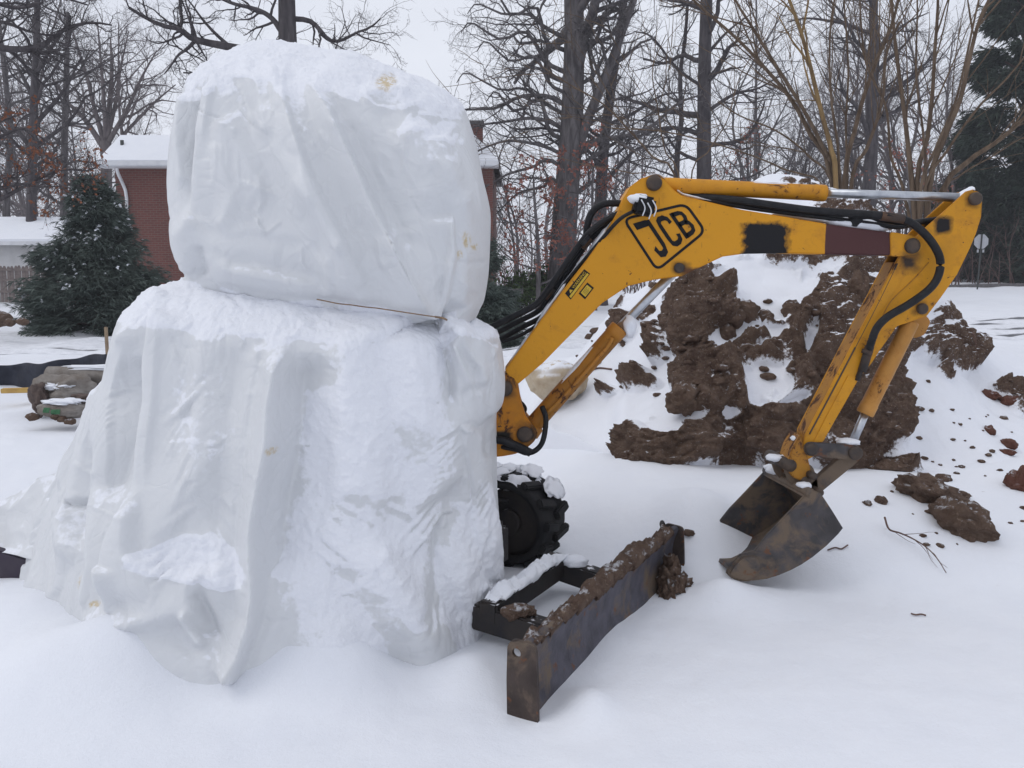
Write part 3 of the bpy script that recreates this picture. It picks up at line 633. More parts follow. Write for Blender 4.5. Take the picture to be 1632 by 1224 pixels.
# drape: relax the sheet, with surplus cloth and gravity, over the shape built so far (position based dynamics)
def drape(tgt, nrm, pin, exu, exv, iters, kb, grav, out_max, seed):
    nr, nc = tgt.shape[:2]; q = tgt.reshape(-1, 3); p = tgt + nrm * (.006 + (.010 + .035 * sstep(1.3, .9, q[:, 2])) * np.abs(fbm(q * np.array([4.2, 4.2, .55]), seed, 2)) + .004 * np.abs(perlin(q * 17, seed + 3))).reshape(nr, nc, 1)
    def con(A, B, L, k):
        d = p[B] - p[A]; l = np.sqrt((d * d).sum(-1)) + 1e-9; c = d * (k * .5 * (l - L) / l)[..., None]; p[A] += c; p[B] -= c
    sets = []; al = slice(None)
    for off in (0, 1):
        n2 = (nc - off) // 2 * 2 + off; sets.append(((al, slice(off, n2, 2)), (al, slice(off + 1, n2, 2)), exu, 1.0))
        m2 = (nr - off) // 2 * 2 + off; sets.append(((slice(off, m2, 2), al), (slice(off + 1, m2, 2), al), exv, 1.0))
        sets.append(((slice(off, m2, 2), slice(0, nc - 1)), (slice(off + 1, m2, 2), slice(1, nc)), .5 * (exu + exv), .35)); sets.append(((slice(off, m2, 2), slice(1, nc)), (slice(off + 1, m2, 2), slice(0, nc - 1)), .5 * (exu + exv), .35))
    bend = [((al, slice(0, nc - 2)), (al, slice(2, nc)), exu), ((slice(0, nr - 2), al), (slice(2, nr), al), exv), ((al, slice(0, nc - 7)), (al, slice(7, nc)), exu), ((slice(0, nr - 7), al), (slice(7, nr), al), exv), ((al, slice(0, nc - 14)), (al, slice(14, nc)), exu), ((slice(0, nr - 14), al), (slice(14, nr), al), exv)]
    rest = [np.linalg.norm(tgt[B] - tgt[A], axis=-1) * (1 + ex[A]) for A, B, ex, k in sets]; restb = [np.linalg.norm(tgt[B] - tgt[A], axis=-1) * (1 + ex[A]) for A, B, ex in bend]
    g = np.array([0, 0, -1.]) * grav; sideways = sstep(.55, .9, np.abs(nrm[..., 0])); om = (.030 + (out_max - .030) * sstep(1.40, 1.05, tgt[..., 2])) * (1 - .75 * sideways); gz_ = np.where(tgt[..., 2] > 1.42, .35, 1.0)[..., None]
    for it in range(iters):
        p += gz_ * g * (1 if it < iters * .85 else .3)
        for (A, B, ex, k), L in zip(sets, rest): con(A, B, L, k)
        for (A, B, ex), L in zip(bend, restb):
            d = p[B] - p[A]; l = np.sqrt((d * d).sum(-1)) + 1e-9; c = d * (kb * .5 * np.minimum(l - L, 0) / l)[..., None]; acc = np.zeros_like(p); acc[A] += c; acc[B] -= c; p += .5 * acc
        e = p - tgt; h = (e * nrm).sum(-1); e += nrm * (np.clip(h, 0, om) - h)[..., None]                # stays outside what it covers
        tang = e - nrm * np.clip(h, 0, om)[..., None]; e -= tang * np.where(h < .002, .10, .004)[..., None]    # friction where it lies on
        p = tgt + e * (1 - pin[..., None])
    return p
ST = 2; gi, gj = np.arange(0, NT, ST), np.arange(0, NU, ST); cg = tv1.reshape(NT, NU, 3)[np.ix_(gi, gj)]; cn = tn.reshape(NT, NU, 3)[np.ix_(gi, gj)]
ct = tk[gi][:, None] * np.ones(len(gj))[None]; kn = kk[12]; cw = cg[..., 2]; vary = .4 + .9 * sstep(-.3, .4, perlin(cg.reshape(-1, 3) * 1.5, 79)).reshape(cw.shape)
dn_ = (ct - kn) / (1 - kn); up_ = (kn - ct) / kn
exu = np.where(ct > kn, EXU[0] * np.exp(-dn_ * 5) + EXU[1] * sstep(.0, .8, dn_), EXU[2]) * vary; exv = np.where(ct > kn, EXV[0], EXV[1] * sstep(1, .1, up_)) * (.6 + .4 * vary)
pin = np.maximum(np.exp(-((ct - kn) / .012) ** 2) * .9, sstep(.03, .0, ct) * .9)
cp = drape(cg, cn, np.clip(pin, 0, 1), exu, exv, DR[0], DR[1], DR[2], DR[3], 5)
delta = cp - cg
fi, fj = np.clip(np.arange(NT) / ST, 0, len(gi) - 1), np.arange(NU) / ST
def cub(A, f, axis, wrap):
    n = A.shape[axis]; i = np.floor(f).astype(int); t = f - i; g = lambda k: np.take(A, (i + k) % n if wrap else np.clip(i + k, 0, n - 1), axis=axis); sh = [1, 1, 1]; sh[axis] = -1; t = t.reshape(sh)
    a_, b_, c_, d_ = g(-1), g(0), g(1), g(2); return .5 * (2 * b_ + (c_ - a_) * t + (2 * a_ - 5 * b_ + 4 * c_ - d_) * t ** 2 + (3 * b_ - a_ - 3 * c_ + d_) * t ** 3)
dl = cub(cub(delta, fi, 0, False), np.minimum(fj, len(gj) - 1 + .999), 1, True).reshape(-1, 3)
tv1 = tv1 + dl * (1 - .8 * sstep(.03, 0, TT))[:, None]
# short crisp wrinkles and sharp spines along the main creases
wx, wy = project(tv1); W = np.zeros(len(tv1)); rw = random.Random(5)
def wrinkle(poly, wl, wr, amp):
    poly = np.asarray(poly, float); mg = max(wl, wr) + 2; k = np.flatnonzero((wx > poly[:, 0].min() - mg) & (wx < poly[:, 0].max() + mg) & (wy > poly[:, 1].min() - mg) & (wy < poly[:, 1].max() + mg) & (fr > .2))
    if len(k) == 0: return
    d, s, t = polyd(wx[k] + wob[k, 0] * .35, wy[k] + wob[k, 1] * .35, poly); W[k] += fr[k] * amp * np.clip(1 - d / np.where(s > 0, wr, wl), 0, 1) ** 1.4 * sstep(0, .3, t) * sstep(1, .9 if len(poly) > 4 else .7, t)
for pl in ([(505,140),(566,262),(642,420),(688,503)], [(440,130),(500,290),(592,465)], [(450,560),(436,690),(412,820),(404,950),(370,1060)], [(250,495),(244,640),(226,800)], [(202,520),(176,660),(172,840)], [(708,530),(745,600),(770,640)], [(728,660),(746,830)], [(342,130),(322,235)], [(600,300),(650,400),(688,500)], [(660,330),(690,420),(692,500)]): wrinkle(pl, 40, 9, .017)
wrinkle([(470,100),(528,180),(566,262),(604,345),(642,420),(690,506)], 150, 7, .055); wrinkle([(430,100),(500,290),(548,388),(594,470)], 70, 8, .028)
wrinkle([(696,510),(730,545),(762,585),(778,632)], 8, 44, .034); wrinkle([(716,528),(760,548),(800,566)], 26, 9, .022); wrinkle([(706,545),(722,600),(726,650)], 10, 9, -.030); wrinkle([(728,640),(752,622),(780,618)], 10, 16, -.018)
wrinkle([(716,335),(712,400),(702,455),(690,508)], 60, 8, -.020); wrinkle([(330,395),(372,422),(420,430),(470,444),(526,460)], 14, 40, -.016)
for k in range(230):
    cab = rw.random() < .5
    x, y = (rw.uniform(280, 765), rw.uniform(120, 500)) if cab else (rw.uniform(110, 790), rw.uniform(470, 1010))
    a = rw.gauss(58 if cab else 92, 30) if rw.random() < .75 else rw.uniform(0, 180); L = rw.uniform(24, 95); bnd = rw.gauss(0, 10); dx, dy = math.cos(R(a)), math.sin(R(a))
    w_ = rw.uniform(6, 16); wrinkle([(x - dx * L / 2, y - dy * L / 2), (x - dy * bnd, y + dx * bnd), (x + dx * L / 2, y + dy * L / 2)], w_, w_ * rw.uniform(.4, 1.2), rw.uniform(.003, .009) * rw.choice((1, 1, -.8)))
tv1 = tv1 + dirv * W[:, None]
tn1 = wnormals(tv1, NT, NU); tn1 = tn1 * np.sign((tn1 * tn).sum(1, keepdims=True) + 1e-9)
snow = np.clip(snow + .5 * fr * sstep(.30, .65, tn1[:, 2]) - .35 * fr * sstep(.0, -.3, tn1[:, 2]), 0, 1)
tv2 = tv1 + tn1 * (snow * (crust + .006))[:, None]
stain = fr * ell(tpx, tpy, [(616,138,15,17,35),(738,380,7,12),(726,404,5,8),(752,392,8,4),(180,988,10,6),(214,992,5,10),(132,930,8,12),(168,950,8,5),(440,705,6,6)])
stain = stain * .9
tme = mesh_np('tarpaulin', tv2, grid_quads(NT, NU, True)); attr(tme, 'snow', snow); attr(tme, 'stain', stain)
tarp = tag(ob('tarpaulin', tme, M['tarp']), 'big crumpled white plastic sheet tied over the digger cab and reaching the snow', 'tarpaulin')
FP = np.array([[P(150,672,3.95), P(118,724,4.12), P(60,764,4.16), P(10,794,4.22), P(-40,812,4.3)],
 [P(146,720,3.78), P(112,770,3.98), P(64,806,4.02), P(20,812,4.16), P(-40,836,4.25)],
 [P(140,770,3.70), P(108,806,3.86), P(74,842,3.92), P(30,846,4.08), P(-40,862,4.2)],
 [P(130,830,3.64), P(100,856,3.80), P(66,868,3.92), P(24,872,4.04), P(-40,876,4.16)],
 [P(120,880,3.62), P(92,890,3.82), P(56,892,3.92), P(10,882,4.02), P(-40,880,4.14)]])
ff = catmull(np.stack([catmull(r_, 70) for r_ in FP]).reshape(5, -1), 60).reshape(60, 70, 3); fw = ff.reshape(-1, 3)
fw = fw + vnormals(fw, 60, 70) * (fold(fw * 4.2, 95) * .022 + fold(fw * 10, 96) * .007)[:, None]
fme = mesh_np('loose_flap', fw, grid_quads(60, 70)); fsn = sstep(.3, .7, np.abs(vnormals(fw, 60, 70)[:, 2])) * .6; attr(fme, 'snow', fsn); attr(fme, 'stain', fw[:, 0] * 0)
fo_ = ob('loose_flap', fme, M['tarp'], tarp); md = fo_.modifiers.new('thickness', 'SOLIDIFY'); md.thickness = .004
# rope round the waist, only the stretch that shows
T3 = tv2.reshape(NT, NU, 3); iw = int(np.argmin(np.abs(tk - kk[12])))
def on_tarp(px, py):
    m = fr > .2; d = np.hypot(tpx2 - px, tpy2 - py) + np.where(m, 0, 1e6); return tv2[int(np.argmin(d))]
tpx2, tpy2 = project(tv2)
def rope_pt(x, y):
    m = (np.hypot(tpx2 - x, (tpy2 - y) * .8) < 7) & (fr > .1); k = np.flatnonzero(m); Yn = tv2[k, 1].min() if len(k) else on_tarp(x, y)[1]; return np.array(P(x, y, Yn - .008))
rp = catmull([rope_pt(x, y) for x, y in ((505,477),(520,480),(540,484),(560,486),(580,489),(600,491),(620,494),(640,497),(660,500),(680,503),(694,505))], 60)
rb = MB(); rb.tube(rp, .0026, 6, 60); rb.tube([rp[-1], rp[-1] + np.array([.03, -.015, -.004]), rp[-1] + np.array([.045, -.01, -.012])], .004, 5, 8)
tag(ob('rope', rb.mesh('rope'), M['rope_fibre']), 'thin brown rope tied round the waist of the white sheet', 'rope')
# ------------------------------------------------------------------ the excavator under the sheet
YB = 4.13                                   # near face of the boom
XC = thing('excavator', (-.45, 4.2, 0.0), 'yellow mini digger with folded arm, rusty blade and bucket, cab hidden under white sheet', 'excavator')
def Pb(pts, Y): return [P(x, y, Y) for x, y in pts]
bpx = [P(1178,346,YB), P(1258,408,YB)]; prm_ = [P(1317,330,YB), P(1419,430,YB)]
mk_paint('boom_paint', .20, masks=[(P(1068,415,YB), P(1104,440,YB), (.05,.03,.02), 24, 1.0, .7), (P(1080,440,YB), P(1130,425,YB), (.12,.05,.02), 30, 1.2, .6), (P(1028,280,YB), P(1056,304,YB), (.10,.045,.02), 24, 1.0, .7), (P(1440,380,YB), P(1470,406,YB), (.05,.03,.02), 24, 1.0, .7), (P(1180,352,YB), P(1260,420,YB), (.010,.010,.012), 18, .8, .22), (prm_[0], prm_[1], (.075,.030,.030), 30, .012, .02)])
mk_paint('dipper_paint', .42, masks=[(P(1430,395,YB), P(1475,440,YB), (.045,.03,.022), 24, 1.1, .8), (P(1455,478,YB), P(1486,506,YB), (.04,.028,.02), 24, 1.1, .8), (P(1538,302,YB), P(1568,334,YB), (.10,.05,.02), 24, 1.1, .8), (P(1488,342,YB+.02), P(1520,376,YB+.02), (.014,.012,.013), 30, .5, .45)], grime=.30)
mk_paint('cylinder_paint', .30, base=(.62,.275,.018), grime=.25); mk_paint('ram_paint', .62, base=(.47,.20,.03), grime=.55); mk_paint('bucket_ram_paint', .35, base=(.52,.25,.06), grime=.55)
mk_paint('kingpost_paint', .60, base=(.55,.21,.012), grime=.45, masks=[(P(815,668,YB), P(870,716,YB), (.03,.022,.018), 20, 1.0, .8), (P(764,684,YB), P(824,706,YB), (.02,.018,.016), 20, .8, .5), (P(790,600,YB), P(824,640,YB), (.05,.03,.02), 24, 1.1, .8)])
mk_paint('edge_paint', .75, base=(.46,.21,.02), grime=.7)
boom_o = [(805,590),(862,511),(903,456),(936,413),(969,366),(985,338),(993,317),(1005,297),(1022,284),(1042,279),(1058,285),(1068,296),(1076,304),(1086,311),(1098,314),(1140,324),(1182,334),(1250,345),(1320,357),(1380,365),(1419,370),
 (1448,375),(1466,380),(1472,390),(1466,402),(1452,408),(1420,407),(1320,405),(1240,403),(1189,404),(1152,409),(1116,426),(1087,440),(1042,446),(1001,456),(960,483),(903,540),(866,578),(826,612),(814,606)]
boom = ob('boom', prism('boom', Pb(boom_o, YB), (0, .17, 0), .005), M['boom_paint'], XC)
# pins on the boom
def pin(parent, px, py, Y, r, depth=.03, m='pin_steel'):
    b = MB(); p = np.array(P(px, py, Y)); b.tube([p + [0, depth, 0], p + [0, -depth * .55, 0], p + [0, -depth * .8, 0], p + [0, -depth * .82, 0]], [r, r, r * .8, r * .55], 16)
    return ob('pin', b.mesh('pin'), M[m], parent)
pin(boom, 1042, 292, YB, .036); pin(boom, 1082, 427, YB, .024, .02); pin(boom, 1452, 392, YB, .036, .035)
# work lamp near the boom heel
lb = bmesh.new(); box_bm(lb, P(1026, 328, YB - .045), (.095, .09, .085), Matrix.Rotation(R(12), 4, 'Y'), .014); lamp = ob('work_lamp', from_bm('work_lamp', lb), M['black_paint'], boom)
lc = lump('snow_cap', .05, 4, (1.0, .9, .5), 3, .15); o = ob('snow_cap', lc, M['snow'], boom); lc.transform(Matrix.Translation(P(1017, 317, YB - .045)))
for k, (dx, dy) in enumerate(((-6, -2), (4, 3), (12, -1))):
    b = MB(); b.tube(catmull([P(1028 + dx, 320 + dy, YB - .094), P(1034 + dx, 333 + dy, YB - .095), P(1030 + dx, 346 + dy, YB - .094)], 8), .003, 4); ob('frost_streak', b.mesh('frost_streak'), M['frost'], lamp)
# logo: framed letters laid on the plate as thin black plates
LQ = [np.array(q, float) / 2.448 + np.array([740, 250]) for q in ((622,243),(864,184),(940,290),(752,443))]
def lq(a, b_):
    t = LQ[0] * (1 - a) + LQ[1] * a; d = LQ[3] * (1 - a) + LQ[2] * a; return t * (1 - b_) + d * b_
def plate(name, loops, parent, mat_, Y=YB, th=.0022):
    """flat thin plate from strips of quads [(inner,outer)...] given in photo pixels"""
    bm = bmesh.new()
    for lp in loops:
        f = bm.faces.new([bm.verts.new(P(x, y, Y - th)) for x, y in lp])
    r = bmesh.ops.extrude_face_region(bm, geom=list(bm.faces)); bmesh.ops.translate(bm, verts=[e for e in r['geom'] if isinstance(e, bmesh.types.BMVert)], vec=(0, th + .0006, 0))
    bmesh.ops.triangulate(bm, faces=[f for f in bm.faces if len(f.verts) > 4]); return ob(name, from_bm(name, bm), mat_, parent)
def strip(path, closed, hw_):
    """turn a path in pixels into quads of half width hw_"""
    p = [np.array(q, float) for q in path]; n = len(p); L = []
    for i in range(n):
        a = p[i - 1] if closed or i else p[i]; c = p[(i + 1) % n] if closed or i < n - 1 else p[i]
        d = c - a; d /= max(np.hypot(*d), 1e-6); nrm = np.array([-d[1], d[0]]); w_ = hw_[i] if hasattr(hw_, '__len__') else hw_
        L.append((p[i] - nrm * w_, p[i] + nrm * w_))
    return [(L[i][0], L[i][1], L[(i + 1) % n][1], L[(i + 1) % n][0]) for i in range(n if closed else n - 1)]
fr_path = rounded(LQ, 13, 7)
plate('logo_frame', strip(fr_path, True, 2.1), boom, M['black_paint'])
def letter(ch, u0, u1, v0, v1):
    f = lambda a, b_: lq(u0 + (u1 - u0) * a, v0 + (v1 - v0) * b_); st = .26
    if ch == 'J': path = [(-.28,.07),(.62,.07)], [(.72,0),(.72,.72),(.64,.88),(.40,.92),(.16,.88),(.08,.70)]
    if ch == 'C': path = ([(.90,.30),(.86,.14),(.66,.07),(.36,.07),(.18,.14),(.14,.30),(.14,.70),(.18,.86),(.36,.93),(.66,.93),(.86,.86),(.90,.70)],)
    if ch == 'B': path = ([(.14,0),(.14,1)], [(.14,.075),(.62,.075),(.80,.13),(.84,.27),(.78,.41),(.60,.47),(.14,.47)], [(.60,.49),(.84,.56),(.89,.72),(.82,.87),(.62,.925),(.14,.925)])
    out_ = []
    for pth in path:
        q = [f(a, b_) for a, b_ in pth]; L = []
        for i, (a, b_) in enumerate(pth):
            A = np.array(pth[max(i - 1, 0)]); C = np.array(pth[min(i + 1, len(pth) - 1)]); d = (C - A); d = d / max(np.hypot(*d), 1e-6)
            wu, wv = .135, .085                     # vertical strokes fat, horizontal ones thin
            n_ = np.array([-d[1] * wu, d[0] * wv]); L.append((f(a - n_[0], b_ - n_[1]), f(a + n_[0], b_ + n_[1])))
        out_ += [(L[i][0], L[i][1], L[i + 1][1], L[i + 1][0]) for i in range(len(L) - 1)]
    return out_
for k, (ch, u0, u1, v0, v1) in enumerate((('J', .15, .38, .13, .90), ('C', .415, .635, .14, .87), ('B', .675, .90, .14, .86))):
    plate('logo_letter', letter(ch, u0, u1, v0, v1), boom, M['black_paint'], YB, .0024 + .0002 * k)
# warning labels
def zq(pts): return [(x / 2.448 + 740, y / 2.448 + 250) for x, y in pts]
w_q = zq([(393,533),(468,438),(491,456),(415,557)]); s_q = zq([(446,533),(480,490),(506,511),(471,556)])
sticker = plate('warning_label', [w_q], boom, M['black_paint'], YB, .0014); s2 = plate('data_label', [s_q], boom, M['black_paint'], YB, .0014)
def bil(q, a, b_):
    q = [np.array(x, float) for x in q]; return (q[0] * (1 - a) + q[1] * a) * (1 - b_) + (q[3] * (1 - a) + q[2] * a) * b_
plate('label_field', [[bil(w_q, .04, .62), bil(w_q, .96, .62), bil(w_q, .96, .92), bil(w_q, .04, .92)]], sticker, M['yellow_print'], YB, .0022)
plate('warning_triangle', [[bil(w_q, .12, .50), bil(w_q, .26, .50), bil(w_q, .19, .12)]], sticker, M['yellow_print'], YB, .0022)
plate('label_field', [[bil(s_q, .14, .14), bil(s_q, .86, .14), bil(s_q, .86, .86), bil(s_q, .14, .86)]], s2, M['yellow_print'], YB, .0022)
for k in range(4): plate('print_line', [[bil(s_q, .26, .28 + k * .14), bil(s_q, .74 - .1 * (k % 2), .28 + k * .14), bil(s_q, .74 - .1 * (k % 2), .31 + k * .14), bil(s_q, .26, .31 + k * .14)]], s2, M['black_paint'], YB, .0028)
def text_on(q, body, a0, a1, b0, b1, parent, mat_, th):
    cu = bpy.data.curves.new(body, 'FONT'); cu.body = body; cu.size = 1.0; to = bpy.data.objects.new('lettering', cu); COL.objects.link(to)
    dg = bpy.context.evaluated_depsgraph_get(); me = bpy.data.meshes.new_from_object(to.evaluated_get(dg)); bpy.data.objects.remove(to)
    v = np.array([x.co[:] for x in me.vertices]); mn, mx = v.min(0), v.max(0)
    for x in me.vertices:
        a = a0 + (a1 - a0) * (x.co[0] - mn[0]) / (mx[0] - mn[0]); b_ = b1 + (b0 - b1) * (x.co[1] - mn[1]) / (mx[1] - mn[1]); x.co = P(*bil(q, a, b_), YB - th)
    me.name = 'lettering'; return ob('lettering', me, mat_, parent)
text_on(w_q, 'WARNING', .30, .94, .14, .52, sticker, M['yellow_print'], .0020)
# cylinders: body, collar, rod
def ram(nm, a, b_, r, rod_to, rr_, body_mat, parent=XC, band=True):
    a, b_, c = np.array(a), np.array(b_), np.array(rod_to); d = (b_ - a) / np.linalg.norm(b_ - a); m_ = MB()
    m_.tube([a, a + d * .008, b_ - d * .055, b_ - d * .054, b_ - d * .006, b_], [r * .93, r, r, r * 1.06, r * 1.06, r * .96], 24)
    o = ob(nm, m_.mesh(nm), M[body_mat], parent); m2 = MB(); m2.tube([b_ - d * .01, c], rr_, 16); ob('rod', m2.mesh('rod'), M['chrome'], o)
    return o
YM = YB + .085
dc = ram('dipper_cylinder', P(1050, 295, YM), P(1316, 308, YM), .037, P(1540, 315, YM), .021, 'cylinder_paint')
lr = ram('boom_cylinder', P(850, 677, YM), P(988, 522, YM), .044, P(1078, 430, YM), .023, 'ram_paint')
bm_ = MB(); bm_.tube([P(843, 690, YM), P(852, 677, YM)], .05, 16); ob('cylinder_eye', bm_.mesh('cylinder_eye'), M['ram_paint'], lr)
pp = MB(); pp.tube(catmull([P(866, 664, YM - .05), P(900, 630, YM - .052), P(940, 585, YM - .052), P(968, 553, YM - .05), P(976, 538, YM - .046)], 14), .009, 8); ob('pipe', pp.mesh('pipe'), M['ram_paint'], lr)
sn = lump('snow_cap', .06, 9, (.55, .8, 1.0), 3, .2); sn.transform(Matrix.Translation(P(1003, 520, YM))); ob('snow_cap', sn, M['snow'], lr)
sn = MB(); sn.tube([P(876, 640, YM - .01) , P(920, 588, YM - .01), P(960, 542, YM - .01)], [.018, .026, .016], 8, 10); ob('snow_cap', sn.mesh('snow_cap'), M['frost'], lr)
# kingpost
kp_o = [(764,640),(778,620),(790,604),(806,597),(820,603),(826,616),(830,640),(838,664),(850,680),(858,690),(852,704),(838,716),(822,724),(800,728),(768,730)]
king = ob('kingpost', prism('kingpost', Pb(rounded(kp_o, 5, 3), YB - .01), (0, .2, 0), .008), M['kingpost_paint'], XC)
pin(king, 805, 619, YB - .01, .036, .03); pin(king, 836, 692, YB - .01, .038, .02); 
b = MB(); b.tube([P(775, 700, YB - .03), P(800, 702, YB - .035), P(826, 712, YB - .03), P(846, 722, YB - .03)], .02, 8, 14); ob('hose', b.mesh('hose'), M['hose_rubber'], king)
# dipper: two cheek plates, a web and the box arm
dip_o = [(1551,302),(1560,306),(1566,318),(1564,346),(1556,372),(1546,396),(1526,437),(1500,474),(1478,503),(1454,512),(1430,520),(1415,541),(1400,562),(1390,578),(1369,604),(1340,655),(1311,704),(1296,728),(1278,738),(1274,730),(1285,690),(1318,628),(1360,546),(1400,472),(1428,418),(1438,400),(1474,364),(1504,338),(1540,305)]
dip = ob('dipper', prism('dipper', Pb(dip_o, YB + .022), (0, .014, 0), .003), M['dipper_paint'], XC)
far_o = [(1551,302),(1566,318),(1564,346),(1546,396),(1500,474),(1478,503),(1430,520),(1415,541),(1369,604),(1311,704),(1296,728),(1278,738),(1285,690),(1360,546),(1428,418),(1438,400),(1474,364),(1540,305)]
ob('cheek_plate', prism('cheek_plate', [tuple(np.array(P(x, y, YB + .022)) + [0, .122, 0]) for x, y in far_o], (0, .014, 0), .003), M['dipper_paint'], dip)
web_o = [(1428,418),(1400,472),(1360,546),(1318,628),(1285,690),(1274,730),(1278,738),(1284,738),(1294,694),(1326,634),(1368,552),(1408,478),(1434,424)]
ob('side_web', prism('side_web', [tuple(np.array(P(x, y, YB + .022)) + [0, .014, 0]) for x, y in web_o], (0, .108, 0), 0), M['edge_paint'], dip)
web2 = [(1566,318),(1564,346),(1546,396),(1500,474),(1478,503),(1470,500),(1494,470),(1538,392),(1556,344),(1558,320)]
ob('back_web', prism('back_web', [tuple(np.array(P(x, y, YB + .022)) + [0, .014, 0]) for x, y in web2], (0, .108, 0), 0), M['dipper_paint'], dip)
web3 = [(1415,541),(1369,604),(1311,704),(1296,728),(1290,722),(1304,700),(1362,600),(1408,537)]
ob('back_web', prism('back_web', [tuple(np.array(P(x, y, YB + .022)) + [0, .014, 0]) for x, y in web3], (0, .108, 0), 0), M['edge_paint'], dip)
ob('stiffener', prism('stiffener', Pb(rounded([(1442,440),(1424,428),(1402,470),(1382,510),(1360,552),(1366,556),(1388,520)], 4, 3), YB + .018), (0, .004, 0), .001), M['dipper_paint'], dip)
ob('wear_plate', prism('wear_plate', Pb([(1369,602),(1352,598),(1318,662),(1296,706),(1312,704)], YB + .017), (0, .006, 0), .0015), M['dipper_paint'], dip)
seam = MB(); seam.tube(catmull([P(1430,420,YB+.021), P(1404,474,YB+.021), P(1366,548,YB+.021), P(1322,632,YB+.021), P(1290,692,YB+.021)], 30), .004, 6); ob('weld_seam', seam.mesh('weld_seam'), M['pin_steel'], dip)
seam = MB(); seam.tube(catmull([P(1480,418,YB+.021), P(1455,446,YB+.021), P(1420,480,YB+.021), P(1404,510,YB+.021)], 20), .003, 6); ob('weld_seam', seam.mesh('weld_seam'), M['edge_paint'], dip)
pin(dip, 1553, 317, YB + .022, .030, .03); pin(dip, 1469, 492, YB + .022, .026, .025)
# boss strap of the boom over the dipper
ob('boom_nose', prism('boom_nose', Pb(rounded([(1419,369),(1448,374),(1464,379),(1474,392),(1462,408),(1420,409)], 6, 4), YB - .008), (0, .012, 0), .003), M['dipper_paint'], boom)
# bucket cylinder and linkage
YK = YB + .075
bc = ram('bucket_cylinder', P(1452, 512, YK), P(1378, 660, YK), .040, P(1361, 700, YK), .020, 'bucket_ram_paint')
ob('mounting_lug', prism('mounting_lug', Pb(rounded([(1440,500),(1472,498),(1484,512),(1474,534),(1456,540),(1448,520)], 5, 3), YK + .03), (0, .016, 0), .003), M['bucket_ram_paint'], bc)
def link(nm, p0, p1, r0, r1, Y, th, parent, m_):
    a, b_ = np.array(p0, float), np.array(p1, float); d = (b_ - a) / np.hypot(*(b_ - a)); n_ = np.array([-d[1], d[0]]); pts = []
    for t in np.linspace(90, 270, 9): pts.append(a + r0 * (math.cos(R(t)) * d + math.sin(R(t)) * n_))
    for t in np.linspace(-90, 90, 9): pts.append(b_ + r1 * (math.cos(R(t)) * d + math.sin(R(t)) * n_))
    return ob(nm, prism(nm, [P(x, y, Y) for x, y in pts], (0, th, 0), .003), M[m_], parent)
lk = link('tipping_lever', (1293,716), (1363,722), 11, 12, YB - .005, .02, XC, 'bucket_steel'); pin(lk, 1293, 716, YB - .006, .030, .018); pin(lk, 1363, 722, YB - .006, .034, .018)
link('tipping_lever', (1293,716), (1363,722), 11, 12, YB + .14, .02, XC, 'bucket_steel')
b = MB(); b.tube([P(1363, 722, YB - .0), P(1363, 722, YB + .155)], .028, 16); ob('cross_pin', b.mesh('cross_pin'), M['pin_steel'], lk)
l2 = link('bucket_link', (1360,727), (1302,776), 12, 11, YB + .03, .04, XC, 'bucket_steel'); link('bucket_link', (1360,727), (1302,776), 11, 10, YB + .10, .03, XC, 'bucket_steel')
sn = lump('snow_cap', .05, 12, (1.1, .9, .35), 3, .25); sn.transform(Matrix.Translation(P(1352, 704, YB + .05))); ob('snow_cap', sn, M['snow'], lk)
tip = ob('arm_tip', prism('arm_tip', Pb(rounded([(1276,692),(1262,716),(1254,744),(1262,760),(1284,770),(1294,756),(1288,730)], 5, 3), YB + .01), (0, .15, 0), .006), M['edge_paint'], dip)
# bucket
NEAR = [(1285,788),(1297,781),(1309,787),(1328,816),(1344,842),(1337,851),(1318,870),(1296,888),(1278,900),(1261,909),(1242,917),(1223,923),(1200,926),(1179,925),(1164,920),(1158,914),(1162,904),(1171,893),(1180,884),(1190,881),(1203,878),(1223,853),(1254,821)]
YN, WB = YB - .10, .46; SH = -.065
def bk(pts, y): return [tuple(np.array(P(x, yy, YN)) + [SH * y / WB, y, 0]) for x, yy in pts]
bucket = ob('bucket', prism('bucket', bk(NEAR, 0), (SH * .018 / WB, .018, 0), .004), M['bucket_steel'], XC)
ob('side_plate', prism('side_plate', bk(NEAR, WB), (SH * .018 / WB, .018, 0), .004), M['bucket_steel'], bucket)
back = [(1285,788),(1297,781),(1309,787),(1328,816),(1344,842),(1337,851),(1318,870),(1296,888),(1278,900),(1261,909),(1242,917),(1223,923),(1200,926),(1179,925)]
cen = np.array([1255., 858.]); inn = [tuple(np.array(p) + (cen - np.array(p)) / np.linalg.norm(cen - np.array(p)) * 5.5) for p in back]
ob('shell', prism('shell', bk(back + inn[::-1], .016), (SH * (WB - .016) / WB, WB - .016, 0), 0), M['bucket_steel'], bucket)
b = MB(); q0, q1 = bk([(1291, 786)], .0)[0], bk([(1291, 786)], WB + .018)[0]; b.tube([q0, q1], .024, 14); ob('cross_tube', b.mesh('cross_tube'), M['edge_paint'] if 0 else M['bucket_steel'], bucket)
lp_ = bk([(1179,925),(1200,926),(1172,896),(1158,914)], -.012); ob('side_cutter', prism('side_cutter', bk(rounded([(1158,914),(1163,902),(1178,886),(1192,882),(1206,884),(1214,896),(1210,914),(1196,926),(1179,926),(1164,921)], 5, 3), -.016), (0, .03, 0), .012), M['bucket_steel'], bucket)
for yy in (.13, .27):
    e = ob('ear', prism('ear', bk(rounded([(1291,792),(1276,776),(1268,752),(1280,738),(1296,744),(1316,752),(1326,776),(1326,796),(1312,800)], 6, 4), yy), (0, .022, 0), .004), M['bucket_steel'], bucket)
